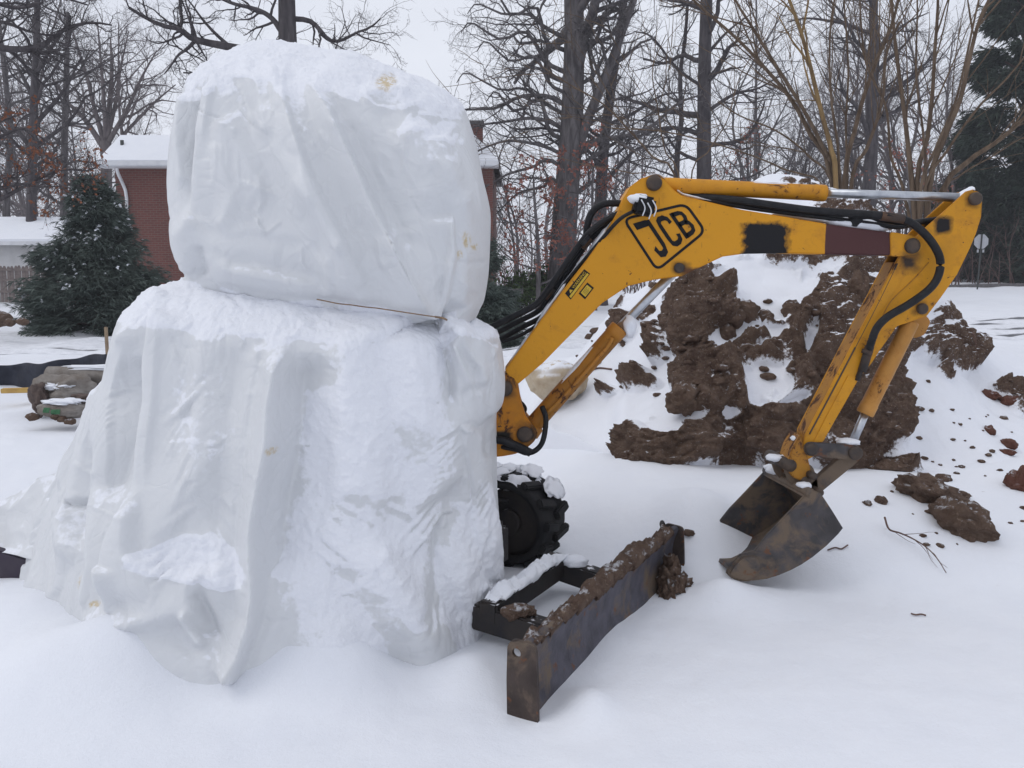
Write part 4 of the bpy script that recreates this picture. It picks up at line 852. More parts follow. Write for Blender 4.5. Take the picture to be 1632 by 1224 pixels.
b = MB(); b.tube(bk([(1276, 750)], .10) + bk([(1276, 750)], .34), .030, 16); ob('hinge_pin', b.mesh('hinge_pin'), M['pin_steel'], bucket)
b = MB(); b.tube(bk([(1302, 776)], .10) + bk([(1302, 776)], .34), .024, 16); ob('hinge_pin', b.mesh('hinge_pin'), M['pin_steel'], bucket)
b = MB(); b.tube(bk([(1316, 790)], .05) + bk([(1316, 790)], .13), .018, 12); b.tube(bk([(1308, 764)], .06) + bk([(1308, 764)], .12), .018, 12); ob('bolt', b.mesh('bolt'), M['pin_steel'], bucket)
for k, (x, y, yy, r_) in enumerate(((1291, 778, .06, .03), (1291, 777, .36, .045), (1291, 777, .43, .03), (1264, 744, .2, .035), (1283, 744, .2, .03), (1298,760,.15,.025))):
    sn = lump('snow_cap', r_, 20 + k, (1.2, 1.2, .5), 3, .25); sn.transform(Matrix.Translation(bk([(x, y)], yy)[0])); ob('snow_cap', sn, M['snow'], bucket)
sn = lump('snow_cap', .03, 33, (.8, 1.2, .5), 3, .25); sn.transform(Matrix.Translation(P(1268, 699, YB + .07))); ob('snow_cap', sn, M['snow'], dip)
# hoses
def hose(path, r, Y, parent=XC, m_='hose_rubber', n=48, name='hose'):
    pts = [P(p[0], p[1], p[2] if len(p) > 2 else Y) for p in path]; b = MB(); b.tube(pts, r, 10, n); return ob(name, b.mesh(name), M[m_], parent)
YH = YB - .035
h1 = hose([(1098,313,YM),(1140,316,YM-.03),(1180,320,YM-.06),(1230,327,YM-.07),(1290,335,YM-.07),(1340,339,YM-.08),(1400,343,YH),(1437,349,YH),(1462,362,YH),(1485,386,YH),(1498,412,YH),(1496,438,YH),(1482,460,YH),(1450,484,YH),(1416,504,YH),(1398,522,YH),(1389,544,YH),(1384,560,YB)], .0185, YH, n=90)
b = MB(); b.tube([P(1386, 552, YB - .01), P(1380, 572, YB), P(1374, 592, YB + .01)], .021, 12); b.tube([P(1378, 575, YB), P(1366, 606, YB + .02)], .013, 10); b.tube([P(1383, 558, YB - .006), P(1381, 564, YB - .004)], .027, 8); ob('coupling', b.mesh('coupling'), M['steel_rusty'], h1)
hose([(1098,311,YM+.03),(1150,318,YM+.01),(1230,330,YM),(1300,341,YM),(1360,346,YM-.02),(1420,352,YM-.04),(1445,357,YM-.05),(1470,353,YM-.02),(1500,350,YM+.02)], .015, YM, n=70)
hose([(1100,314,YM-.02),(1180,329,YM-.05),(1260,340,YM-.05),(1340,350,YM-.06),(1400,358,YM-.06),(1432,362,YM-.06),(1462,356,YM-.02),(1492,349,YM+.02)], .011, YM, n=70)
b = MB(); b.tube([P(1404, 344, YH), P(1440, 349, YH)], .0215, 12); ob('coupling', b.mesh('coupling'), M['steel_rusty'], h1)
cl = ob('hose_clip', prism('hose_clip', Pb(rounded([(1355,340),(1376,342),(1376,352),(1366,362),(1357,360)], 3, 3), YB + .01), (0, .09, 0), .003), M['hose_rubber'], boom)
for k, off in enumerate((0, 8, 16)):
    hose([(778 + off, 524 + off * 1.2), (815 + off, 506 + off), (850 + off * .9, 488 + off), (868 + off * .6, 470 + off * .6), (890 + off * .5, 438 + off * .5), (915 + off * .4, 402 + off * .4), (940 + off * .4, 370 + off * .4), (968 + off * .3, 350 + off * .3), (1000, 334 + off * .5)], .0135 if k else .016, YB + .06 + .05 * k, n=60)
hose([(800,545,YB+.1),(830,534,YB+.1),(858,515,YB+.09),(880,480,YB+.07),(910,440,YB+.05),(950,392,YB+.02),(985,352,YB-.03),(1010,336,YB-.04)], .009, YB, n=60)
hose([(934,382,YB+.1),(936,360,YB+.1),(944,338,YB+.09),(960,326,YB+.08),(980,324,YB+.08),(1004,326,YB+.08)], .0165, YB, n=30)
for (x0, y0, x1, y1) in ((866,474,880,458),(926,394,938,378)): b = MB(); b.tube([P(x0, y0, YB + .08), P(x1, y1, YB + .08)], .024, 12); ob('coupling', b.mesh('coupling'), M['steel_rusty'], boom)
bt = ob('cable_tie', boxm('cable_tie', P(932, 384, YB + .08), (.05, .11, .02), Matrix.Rotation(R(-50), 4, 'Y')), M['hose_rubber'], boom)
hose([(864,648,YB+.03),(870,668,YB+.0),(866,700,YB-.01),(856,716,YB-.01),(840,722,YB-.02),(822,716,YB-.03),(800,712,YB)], .013, YB, n=40)
hose([(822,638,YB+.12),(832,642,YB+.1),(838,652,YB+.1),(832,660,YB+.11),(824,654,YB+.12)], .007, YB, n=24)
# snow along the top edges
def snowline(path, Y, r, parent, squash=.5, seed=1, w_=.05):
    c = catmull([P(x, y, Y) for x, y in path], 40); n = 10; a = np.linspace(0, 2 * math.pi, n, endpoint=False); v = []
    nz_ = perlin(c * 9, seed) * .5 + perlin(c * 24, seed + 1) * .35 + .75
    for i, p in enumerate(c):
        e = min(i, 39 - i) / 6; k_ = min(1, e) * max(nz_[i], .25)
        v.append(np.stack([np.zeros(n), np.cos(a) * w_ * min(1, k_ + .2), np.sin(a) * r * squash * k_], 1) + p)
    b = MB(); b.add(np.concatenate(v), grid_quads(40, n, True)); return ob('snow_cap', b.mesh('snow_cap'), M['snow'], parent)
snowline([(1310,353),(1350,357),(1390,362),(1416,367)], YB + .06, .07, boom, .5, 3); snowline([(1230,341),(1280,348),(1320,355)], YB + .10, .03, boom, .5, 4)
snowline([(1075,302),(1086,310),(1100,314),(1160,327)], YB + .08, .02, boom, .5, 5); snowline([(1010,292),(1042,278),(1060,285)], YB + .05, .010, boom, .5, 6, .03)
snowline([(1522,322),(1536,309),(1551,301)], YB + .085, .05, dip, .5, 7); snowline([(1040,286),(1150,290),(1310,297)], YM, .012, dc, .5, 8, .022)
snowline([(848,525),(880,480),(920,425),(952,384),(975,352)], YB + .10, .045, boom, .5, 10, .06); snowline([(808,585),(835,548),(862,510)], YB + .10, .04, boom, .5, 11, .05)
snowline([(1318,302),(1420,306),(1520,311)], YM, .008, dc, .5, 12, .012)

# dozer blade
BN, BF = np.array([.085, 2.90, 0]), np.array([.86, 4.30, 0]); bd = (BF - BN) / np.linalg.norm(BF - BN); rd = np.array([-bd[1], bd[0], 0]); BL = np.linalg.norm(BF - BN)
def bw(s, r, z): return BN + bd * s + rd * r + np.array([0, 0, z])
prof = [(.030,-.10),(.012,-.04),(.030,.02),(.046,.08),(.050,.14),(.040,.20),(.018,.255)]     # r (towards machine), z ; front hollow face
zb = np.linspace(0, BL, 60); fv = []; 
thk = .016
ring = [np.array(p) for p in catmull(prof, 14)]; ring = ring + [p + np.array([thk, 0]) for p in ring[::-1]]
for s_ in zb: fv.append([bw(s_, p[0], p[1] + .004 * math.sin(s_ * 7)) for p in ring])
b = MB(); n_ = len(ring); b.add(np.array(fv), grid_quads(60, n_, True)); b.add(np.array(fv[0] + fv[-1]), None, None) if 0 else None
blade = ob('dozer_blade', b.mesh('dozer_blade'), M['blade_steel'], XC)
def endpl(s_, hole):
    o_ = [(-.004,.262),(-.012,.10),(-.014,-.12),(.108,-.12),(.112,.12),(.108,.245),(.085,.272),(.05,.268)]
    bm = bmesh.new(); pts = rounded([(r_ * 100, z_ * 100) for r_, z_ in o_], 2.2, 4); vs = [bm.verts.new(bw(s_, p[0] / 100, p[1] / 100)) for p in pts]
    es = [bm.edges.new((vs[i], vs[(i + 1) % len(vs)])) for i in range(len(vs))]
    hv = [bm.verts.new(bw(s_, .072 + .017 * math.cos(t), .222 + .017 * math.sin(t))) for t in np.linspace(0, 2 * math.pi, 16, endpoint=False)]
    es += [bm.edges.new((hv[i], hv[(i + 1) % 16])) for i in range(16)]
    bmesh.ops.triangle_fill(bm, edges=es, use_beauty=True); r_ = bmesh.ops.extrude_face_region(bm, geom=list(bm.faces))
    bmesh.ops.translate(bm, verts=[e for e in r_['geom'] if isinstance(e, bmesh.types.BMVert)], vec=Vector(bd) * .014)
    return ob('end_plate', from_bm('end_plate', bm), M['blade_end'], blade)
endpl(-.014, 1); endpl(BL, 1)
b = MB(); b.tube([bw(0, .01, -.12), bw(BL, .01, -.12)], .02, 6); b.tube([bw(0, .040, .248), bw(BL, .040, .248)], .020, 8); ob('top_rail', b.mesh('top_rail'), M['blade_steel'], blade)
b = MB(); b.tube([bw(BL - .10, .05, .25), bw(BL - .10, .075, .285), bw(BL - .05, .09, .29), bw(BL - .02, .085, .25)], .010, 8, 16); ob('lifting_eye', b.mesh('lifting_eye'), M['steel_black'], blade)
def armbox(s_, r0, r1, z0, z1, h, w_, parent, nm='blade_arm'):
    a, c = bw(s_, r0, z0), bw(s_, r1, z1); d = Vector(c - a); rot = d.to_track_quat('X', 'Z').to_matrix().to_4x4(); return ob(nm, boxm(nm, (a + c) / 2, (d.length, w_, h), rot, .008), M['steel_black'], parent)
a1 = armbox(1.05, .085, .50, .10, .16, .10, .085, blade); a2 = armbox(.42, .085, .50, .10, .13, .11, .085, blade)
c_ = (bw(.42, .42, .16) + bw(1.05, .42, .16)) / 2; ob('cross_beam', boxm('cross_beam', c_, (.72, .085, .095), Vector(bd).to_track_quat('X', 'Z').to_matrix().to_4x4(), .008), M['steel_black'], blade)
def heap(nm, s0, s1, r_, z_, wr, hz, n, seed, mat_, parent, amp=.55, sink=.35):
    """a crumbly ridge of earth or snow lying along the blade"""
    s_ = np.linspace(s0, s1, n); m_ = 22; a = np.linspace(0, 2 * math.pi, m_, endpoint=False); G = []
    base = np.stack([bw(q, r_, z_) for q in s_]); k_ = .75 + amp * fbm(base * 6, seed, 3); k_ = np.maximum(k_, .12) * np.minimum(1, np.minimum(np.arange(n), n - 1 - np.arange(n)) / 5 + .1)
    for i in range(n):
        rr_ = np.cos(a) * wr * (.6 + .4 * min(k_[i], 1.4)); zz = np.where(np.sin(a) > 0, np.sin(a) * hz * k_[i], np.sin(a) * hz * sink); G.append(base[i] + rr_[:, None] * rd + zz[:, None] * np.array([0, 0, 1.]))
    G = np.array(G).reshape(-1, 3); G = G + (fbm(G * 17, seed + 3, 4, .6) * .026 + perlin(G * 60, seed + 4) * .009)[:, None] * np.array([.6, .6, 1])
    b = MB(); b.add(G, grid_quads(n, m_, True)); return ob(nm, b.mesh(nm), M[mat_], parent)
heap('mud', .02, BL - .08, .045, .252, .040, .042, 220, 5, 'earth', blade, .9); heap('mud', .55, 1.2, .06, .25, .05, .050, 120, 6, 'earth', blade, .9)
heap('snow_cap', .40, 1.08, .42, .205, .05, .035, 60, 7, 'snow', blade, .3)
for q in range(3):
    s_ = (1.05, .42, 1.05)[q]; r0 = (.34, .30, .12)[q]; lm = lump('mud' if q else 'snow_cap', (.05, .055, .035)[q], 50 + q, (1.3, 1, .6), 3, .3, 2.5, .15); lm.transform(Matrix.Translation(bw(s_, r0, .19 if q != 1 else .175))); ob(lm.name.split('.')[0], lm, M['earth' if q else 'snow'], blade)
for k, (s_, r_, z_, rad) in enumerate(((1.37, -.025, .05, .075), (1.43, -.05, .0, .065), (1.30, -.03, -.01, .06), (1.41, -.01, .11, .05), (1.34, -.07, -.03, .045), (1.47, -.06, -.03, .04))):
    lm = lump('mud', rad, 60 + k, (.8, 1, 1.25), 4, .5, 2.6, .22); lm.transform(Matrix.Translation(bw(s_, r_, z_))); ob('mud', lm, M['earth'], blade)

# rubber track beyond the blade frame
tc_ = np.array(P(806, 828, 4.62)); tx = -rd; TW, TRr, TLn = .27, .215, 1.25         # along the machine, width, end radius, length between wheels
tz = .235; 
def tp(u_, v_, z_):            # u along (0 at front wheel, negative to the rear), v across, z up
    base = np.array([-.035, 4.45, 0.]) ; return base + tx * u_ + bd * v_ + np.array([0, 0, z_])
def belt(q, rad):              # stadium path
    half = math.pi * rad; tot = 2 * half + 2 * TLn; q = q % tot
    if q < half: a = math.pi / 2 - q / rad; return rad * math.cos(a), tz + rad * math.sin(a), a
    q -= half
    if q < TLn: return -q, tz - rad, -math.pi / 2
    q -= TLn
    if q < half: a = -math.pi / 2 - q / rad; return -TLn + rad * math.cos(a), tz + rad * math.sin(a), a
    q -= half; return -TLn + q, tz + rad, math.pi / 2
NB = 120; tot = 2 * math.pi * TRr + 2 * TLn; bv = []
for i in range(NB):
    u_, z_, a = belt(tot * i / NB, TRr); nu, nz_ = math.cos(a), math.sin(a)
    for (v_, h_) in ((0, -.03), (0, 0), (TW * .08, .008), (TW * .92, .008), (TW, 0), (TW, -.03)): bv.append(tp(u_ + nu * h_, v_, z_ + nz_ * h_))
track = ob('rubber_track', mesh_np('rubber_track', np.array(bv), np.vstack([np.stack([np.array([i * 6 + j, i * 6 + (j + 1) % 6, ((i + 1) % NB) * 6 + (j + 1) % 6, ((i + 1) % NB) * 6 + j]) for j in range(6)]) for i in range(NB)])), M['rubber'], XC)
NLUG = 34
for i in range(NLUG):
    for side in (0, 1):
        u_, z_, a = belt(tot * (i + .5 * side) / NLUG, TRr); p = tp(u_ + math.cos(a) * .018, TW * (.27 if side == 0 else .73), z_ + math.sin(a) * .018)
        T_ = Vector(tx * -math.sin(a) + np.array([0, 0, math.cos(a)])); Nn = Vector(tx * math.cos(a) + np.array([0, 0, math.sin(a)])); Bv = Vector(bd)
        rot = Matrix((Bv, T_, Nn)).transposed().to_4x4() @ Matrix.Rotation(R(14 if side else -14), 4, 'Z')
        if i == 0 and side == 0: lugm = boxm('lug', (0, 0, 0), (TW * .52, .05, .036), None, .008); lugm.materials.append(M['rubber'])
        o = bpy.data.objects.new('lug', lugm); COL.objects.link(o); o.parent = track; o.matrix_local = Matrix.Translation(p) @ rot
        if math.sin(a) > .60:
            rng = random.Random(i * 2 + side)
            if rng.random() < .55:
                sm = lump('snow_cap', .068, 100 + i * 2 + side, (1.35, .85, .18), 3, .5, 1.5, .12); sm.transform(Matrix.Translation((rng.uniform(-.03, .03), rng.uniform(-.03, .03), .018))); so = ob('snow_cap', sm, M['snow'], track); so.matrix_local = Matrix.Translation(p) @ rot
cu_, cn_ = np.linspace(-.75, .16, 70), 26; G = []
for i, uu in enumerate(cu_):
    q = (math.pi / 2 - math.pi / 2) if uu <= 0 else TRr * (uu / TRr); ang = math.pi / 2 - max(uu, 0) / TRr
    for j in range(cn_):
        v_ = TW * (j / (cn_ - 1)); nz0 = fbm(np.array([[uu * 7, v_ * 9, 1.5]]), 140, 3)[0]; h_ = .012 + .040 * nz0 * min(1, (cn_ - 1 - j) / 3, j / 3 + .3) ; h_ = h_ - .03 * max(0, uu / .16) ** 2
        rr__ = TRr + h_; G.append(tp(min(uu, 0) + rr__ * math.cos(ang), v_, tz + rr__ * math.sin(ang)))
ob('snow_cap', mesh_np('snow_cap', np.array(G), grid_quads(70, cn_)), M['snow'], track)
def disc(nm, u_, r_, v0, v1, mat_, parent, prof_=None):
    b = MB(); a = tp(u_, v0, tz); c = tp(u_, v1, tz); d = c - a; pr = prof_ or [(0, .86), (.02, 1), (.98, 1), (1, .86)]
    b.tube([a + d * t for t, _ in pr], [r_ * k for _, k in pr], 32); return ob(nm, b.mesh(nm), M[mat_], parent)
idl = disc('idler_wheel', 0, TRr - .035, .05, TW - .05, 'steel_black', track); disc('idler_wheel', -TLn, TRr - .035, .05, TW - .05, 'steel_black', track)
disc('hub', 0, .07, .02, .06, 'steel_black', idl)
ob('track_frame', boxm('track_frame', tp(-TLn / 2, TW / 2, tz), (TLn - .2, TW * .5, .17), Vector(tx).to_track_quat('X', 'Z').to_matrix().to_4x4(), .02), M['steel_black'], track)
b = MB(); b.tube([tp(.0, .03, tz + .115), tp(-.3, .02, tz + .115), tp(-.7, .02, tz + .12)], .012, 8); ob('guard_bar', b.mesh('guard_bar'), M['steel_black'], track)
# undercarriage link from the blade frame to the covered machine
ob('undercarriage', boxm('undercarriage', bw(.78, .98, .22), (.55, .62, .22), Vector(rd).to_track_quat('X', 'Z').to_matrix().to_4x4(), .03), M['steel_black'], XC)
# wire dangling at the kingpost
b = MB(); b.tube([P(774, 650, YB - .06), P(779, 652, YB - .062), P(781, 668, YB - .062), P(781, 690, YB - .06), P(777, 716, YB - .06), P(780, 734, YB - .058)], .0022, 5, 30); tag(ob('string', b.mesh('string'), M['frost']), 'thin white string hanging from the sheet over the rusty kingpost', 'string')
# ------------------------------------------------------------------ trees
class Tree:
    def __init__(s, seed): s.r = random.Random(seed); s.b = {0: [], 1: [], 2: [], 3: [], 4: []}; s.tips = []
    def nrm(s): return s.r.gauss(0, 1)
    def grow(s, p, d, L, r, lev, n, wig, up, taper=.30):
        """one crooked branch; returns its points"""
        pts = [np.array(p, float)]; d = np.array(d, float) / np.linalg.norm(d); st = L / (n - 1)
        for i in range(n - 1):
            d = d + np.array([s.nrm(), s.nrm(), s.nrm()]) * wig; d[2] += up; d /= np.linalg.norm(d); pts.append(pts[-1] + d * st)
        pts = np.array(pts); s.b[lev].append((pts, np.linspace(r, r * taper, n))); return pts
    def put(s, pts, r0, r1, lev, n=16):
        pts = catmull(pts, n); s.b[lev].append((pts, np.linspace(r0, r1, n))); return pts
    def side(s, d, ang):
        d = d / np.linalg.norm(d); a = np.array([s.nrm(), s.nrm(), s.nrm()]); a -= d * a.dot(d); a /= np.linalg.norm(a); return d * math.cos(ang) + a * math.sin(ang)
    def sprout(s, pts, rad, lev, count, L, spec, t0=.25, t1=1.0, ang=(35, 70), flat=0.0):
        """child branches along pts; spec = list of (count, length ratio, wiggle, up) for the deeper levels"""
        n = len(pts)
        for k in range(count):
            t = t0 + (t1 - t0) * (k + s.r.random()) / count; i = min(int(t * (n - 1)), n - 2); f = t * (n - 1) - i
            p = pts[i] * (1 - f) + pts[i + 1] * f; d = pts[i + 1] - pts[i]; d = d / max(np.linalg.norm(d), 1e-6)
            dd = s.side(d, R(s.r.uniform(*ang)));
            if flat: dd[2] *= (1 - flat)
            ll = L * s.r.uniform(.6, 1.25) * (1.15 - .5 * t); r = (rad[0] * (1 - t) + rad[1] * t) * s.r.uniform(.42, .62); r = max(r, .0045)
            wig, up = spec[0][2], spec[0][3]; nn_ = {1: 11, 2: 8, 3: 6, 4: 4}[lev]
            q = s.grow(p, dd, ll, r, lev, nn_, wig, up)
            if len(spec) > 1 and lev < 4: s.sprout(q, (r, r * .3), lev + 1, max(2, int(spec[1][0] * s.r.uniform(.75, 1.25))), ll * spec[1][1], spec[1:], .18, 1.0, (28, 62), flat * .5)
            else: s.tips.append(q)
    def meshes(s, nm, sides=(10, 7, 4, 3, 3)):
        tr, cr = MB(), MB()
        for lev, L in s.b.items():
            by = {}
            for pts, r in L: by.setdefault(len(pts), []).append((pts, r))
            for n, g in by.items():
                v, q = tubes_np(np.array([x[0] for x in g]), np.array([x[1] for x in g]), sides[lev]); (tr if lev == 0 else cr).add(v, q)
        return tr, cr
def leaves_np(pos, size, rng, droop=.5):
    """little folded leaf faces at pos"""
    n = len(pos); d = rng.normal(size=(n, 3)); d[:, 2] -= droop; d /= np.linalg.norm(d, axis=1, keepdims=True); u_ = np.cross(d, rng.normal(size=(n, 3))); u_ /= np.linalg.norm(u_, axis=1, keepdims=True)
    s_ = (size * rng.uniform(.6, 1.3, n))[:, None]; w_ = np.cross(d, u_)
    v = np.stack([pos, pos + d * s_ * .5 + u_ * s_ * .28 + w_ * s_ * .1, pos + d * s_, pos + d * s_ * .5 - u_ * s_ * .28 + w_ * s_ * .1], 1).reshape(-1, 3)
    return v, np.arange(n * 4).reshape(n, 4)
def finish(T, root, bark, leafmat=None, nleaf=0, lsize=.12, seed=0, where=None, limbs=False):
    tr, cr = T.meshes('x'); ob('trunk', tr.mesh('trunk'), M[bark], root); ob('branches', cr.mesh('branches'), M[bark], root)
    if leafmat and nleaf:
        rng = np.random.default_rng(seed); tips = [q for q in T.tips if where is None or where(q[-1])]
        if tips:
            k = rng.integers(0, len(tips), nleaf); f = rng.random(nleaf) ** .6
            pos = np.array([tips[a][int(b * (len(tips[a]) - 1))] for a, b in zip(k, f)]) + rng.normal(size=(nleaf, 3)) * lsize * .3
            v, q = leaves_np(pos, lsize, rng); b = MB(); b.add(v, q); tag(ob('leaves', b.mesh('leaves', False), M[leafmat], root), kind='stuff')
OAK = [(0, 0, .17, .03), (7, .55, .20, .02), (6, .50, .22, .01), (4, .5, .2, 0)]
def base_of(px, Y): x = P(px, 430, Y)[0]; return np.array([x, Y, gz(x, Y)])
def hero(label, trunk_px, Y, r0, r1, limbs, seed, bark='bark_oak', name='oak_tree', cat='tree', group=None, auto=(0, 5.0), spec=OAK, leaf=None, nleaf=0, lsize=.12, lim_twigs=(9, 2.0), where=None, dY=2.0, a_t=(.25, 1.0)):
    """a tree whose trunk and main limbs follow what the photo shows, at distance Y"""
    T = Tree(seed); b0 = base_of(trunk_px[0][0], Y); tp_ = [b0 + [0, 0, -.3]] + [np.array(P(x, y, Y)) for x, y in trunk_px[1:]]
    n = 22; pts = T.put(tp_, r0, r1, 0, n); k = np.linspace(0, 1, n); T.b[0][-1] = (pts, (r0 + (r1 - r0) * k) * (1 + .5 * np.exp(-k * 22)))
    for lm in limbs:
        px_, ra, rb = lm[0], lm[1], lm[2]; depth = T.r.uniform(-dY, dY); m_ = len(px_)
        q = [np.array(P(x, y, Y + depth * (i / max(m_ - 1, 1)) ** 1.3)) for i, (x, y) in enumerate(px_)]
        lp = T.put(q, ra, rb, 1 if ra < r0 * .45 else 0, 14); T.sprout(lp, (ra, rb), 2, lm[3] if len(lm) > 3 else lim_twigs[0], lim_twigs[1], spec[1:], .12)
        T.tips.append(lp)
    if auto[0]: T.sprout(pts, (r0 * .8, r1), 1, auto[0], auto[1], spec, a_t[0], a_t[1], (50, 85))
    root = thing(name, tuple(b0), label, cat, group); finish(T, root, bark, leaf, nleaf, lsize, seed, where); return root
# old oak behind the cab
hero('crooked old oak with bare twisting limbs rising behind the covered cab', [(462,0),(461,200),(459,90),(457,0),(455,-160),(450,-330)], 26, .34, .16,
 [([(447,48),(436,32),(420,20),(398,12),(372,6),(340,-8)], .085, .04), ([(470,30),(490,32),(505,42),(518,58),(532,66),(550,62),(568,52),(590,44),(606,30)], .08, .02), ([(455,120),(420,92),(385,79),(350,72),(320,66),(300,58),(285,46),(262,42),(235,30),(205,12)], .14, .04, 12),
  ([(312,64),(298,78),(284,88),(270,108),(262,118)], .06, .015), ([(314,68),(322,82),(330,96),(334,108)], .035, .012, 5), ([(286,46),(290,30),(287,10),(290,-30)], .06, .03), ([(300,56),(280,40),(262,32)], .04, .015),
  ([(452,60),(440,66),(436,70)], .05, .03, 3), ([(566,52),(580,60),(600,66),(622,72)], .03, .01), ([(456,-20),(490,-60),(540,-90),(590,-60)], .10, .03), ([(456,-30),(420,-80),(360,-100),(300,-80)], .10, .03)], 11, 'bark_dark', lim_twigs=(9, 1.5), auto=(7, 4.5), a_t=(.72, 1))
# oak limbs reaching in from the left edge
hero('spreading oak at the left edge with dark sinuous bare limbs', [(-170,0),(-168,250),(-160,100),(-150,0),(-140,-200)], 22, .34, .18,
 [([(-160,110),(-90,80),(-20,74),(25,79),(50,76),(72,70),(95,52),(120,40),(150,36),(178,40)], .11, .02, 16), ([(20,78),(60,82),(90,86),(112,94)], .04, .012), ([(-155,40),(-80,5),(-20,2),(20,12),(50,10),(68,4)], .08, .02, 10), ([(-158,80),(-60,40),(0,34),(40,48),(80,56),(110,46)], .06, .015, 12), ([(-150,0),(-80,-40),(0,-30),(80,-10),(140,8)], .08, .02, 10)], 12, 'bark_dark', lim_twigs=(9, 1.3), auto=(5, 4), a_t=(.7, 1))
# oak with orange leaves at the left
hero('oak branch tree at the left edge still holding rusty orange leaves', [(-130,0),(-128,400),(-120,330),(-100,250),(-90,100)], 17.5, .17, .08,
 [([(-122,350),(-60,335),(-10,322),(30,302),(60,285),(100,270),(140,272),(160,262)], .055, .012, 12), ([(-115,320),(-60,260),(-10,225),(30,205),(60,215),(92,240)], .05, .012, 10), ([(-112,300),(-50,300),(0,300),(40,292),(80,290),(112,300)], .04, .01, 8), ([(-105,260),(-40,210),(10,190),(40,180)], .04, .01, 8), ([(40,296),(75,298),(112,292),(140,262)], .02, .007, 6)], 13, 'bark_dark', lim_twigs=(8, .8), leaf='oak_leaf', nleaf=1100, lsize=.085, auto=(4, 2), a_t=(.6, 1), dY=.8)
# big oak right of the middle
L6 = []
rr6 = random.Random(66)
for (y0, yt, xe) in ((60,-20,770),(95,40,735),(130,70,760),(165,120,728),(190,205,742),(205,150,775),(232,250,735),(250,300,760),(110,60,800),(280,330,790),(40,10,745),(150,180,715)):
    x0 = 903 + rr6.uniform(-4, 4); xm = (x0 + xe) / 2; L6.append(([(x0, y0 + 20), (x0 - 30, y0 + 4), (xm + 20, (y0 + yt) / 2 - rr6.uniform(0, 20)), (xm - 20, (y0 + yt) / 2 - rr6.uniform(-10, 16)), (xe + 16, yt - 4), (xe, yt + 12)], rr6.uniform(.07, .10), .016, 10))
for (y0, yt, xe) in ((120,60,1010),(180,150,1040),(230,240,1030),(250,200,1060),(290,330,1010),(70,10,1000)):
    x0 = 922; xm = (x0 + xe) / 2; L6.append(([(x0, y0 + 16), (x0 + 26, y0 - 2), (xm, (y0 + yt) / 2 - rr6.uniform(0, 18)), (xe - 20, yt), (xe, yt - 8)], rr6.uniform(.06, .10), .016, 9))
L6 += [([(918,250),(935,195),(962,130),(985,70),(1010,0),(1030,-60)], .20, .10, 12), ([(917,120),(930,60),(945,20),(955,-40)], .24, .14, 10), ([(925,232),(960,222),(1000,216),(1040,200),(1080,165),(1120,150)], .11, .03, 12)]
hero('tallest thick trunked bare oak rising directly behind the digger boom heel', [(893,0),(896,420),(900,350),(906,270),(911,200),(914,120),(915,40),(912,-80),(905,-260)], 32, .52, .30, L6, 14, 'bark_oak', lim_twigs=(9, 2.1), auto=(9, 5), a_t=(.72, 1), dY=3.5)
# neighbours
hero('slender leaning bare oak just right of the thickest trunk', [(955,0),(956,400),(958,300),(963,230),(973,150),(985,70),(1000,-40)], 36, .30, .13, [([(958,300),(990,262),(1020,235),(1060,232),(1100,205)], .09, .02, 9), ([(965,200),(1010,180),(1060,150),(1110,150)], .08, .02, 9), ([(962,250),(990,240),(1005,215),(1012,180)], .07, .02, 8)], 15, 'bark_dark', auto=(12, 4), a_t=(.35, 1), lim_twigs=(9, 1.8))
hero('straight dark bare oak standing above the top of the yellow boom', [(1123,0),(1122,400),(1122,300),(1122,200),(1123,100),(1126,0),(1128,-140)], 38, .36, .22, [([(1122,260),(1080,240),(1050,200),(1010,190)], .09, .02, 9), ([(1124,180),(1170,150),(1210,140),(1260,110)], .09, .02, 9), ([(1122,140),(1080,110),(1040,60),(1010,50)], .08, .02, 9), ([(1124,90),(1160,50),(1200,20)], .08, .02, 8), ([(1122,320),(1160,290),(1200,280),(1240,255)], .07, .02, 8)], 16, 'bark_dark', auto=(10, 4.5), a_t=(.4, 1))
hero('thin crooked bare tree between the two straight oaks', [(1078,0),(1078,400),(1078,290),(1080,240),(1086,190),(1084,120),(1092,60),(1098,-30)], 40, .17, .06, [([(1080,260),(1060,230),(1050,200)], .05, .015, 6)], 17, 'bark_dark', auto=(12, 2.8), a_t=(.3, 1))
hero('dark gnarled bare oak behind the tan multi-stemmed clump', [(1385,0),(1384,400),(1385,300),(1390,220),(1388,160),(1394,90),(1392,20),(1396,-90)], 40, .34, .16, [([(1388,220),(1365,170),(1345,150),(1335,110)], .12, .03, 9), ([(1392,180),(1430,140),(1460,120),(1490,80)], .12, .03, 9), ([(1386,280),(1350,250),(1310,240),(1280,215)], .09, .02, 9), ([(1393,110),(1360,70),(1340,30)], .09, .02, 9), ([(1394,80),(1440,40),(1480,20)], .09, .02, 9)], 18, 'bark_dark', auto=(10, 4.5), a_t=(.35, 1))
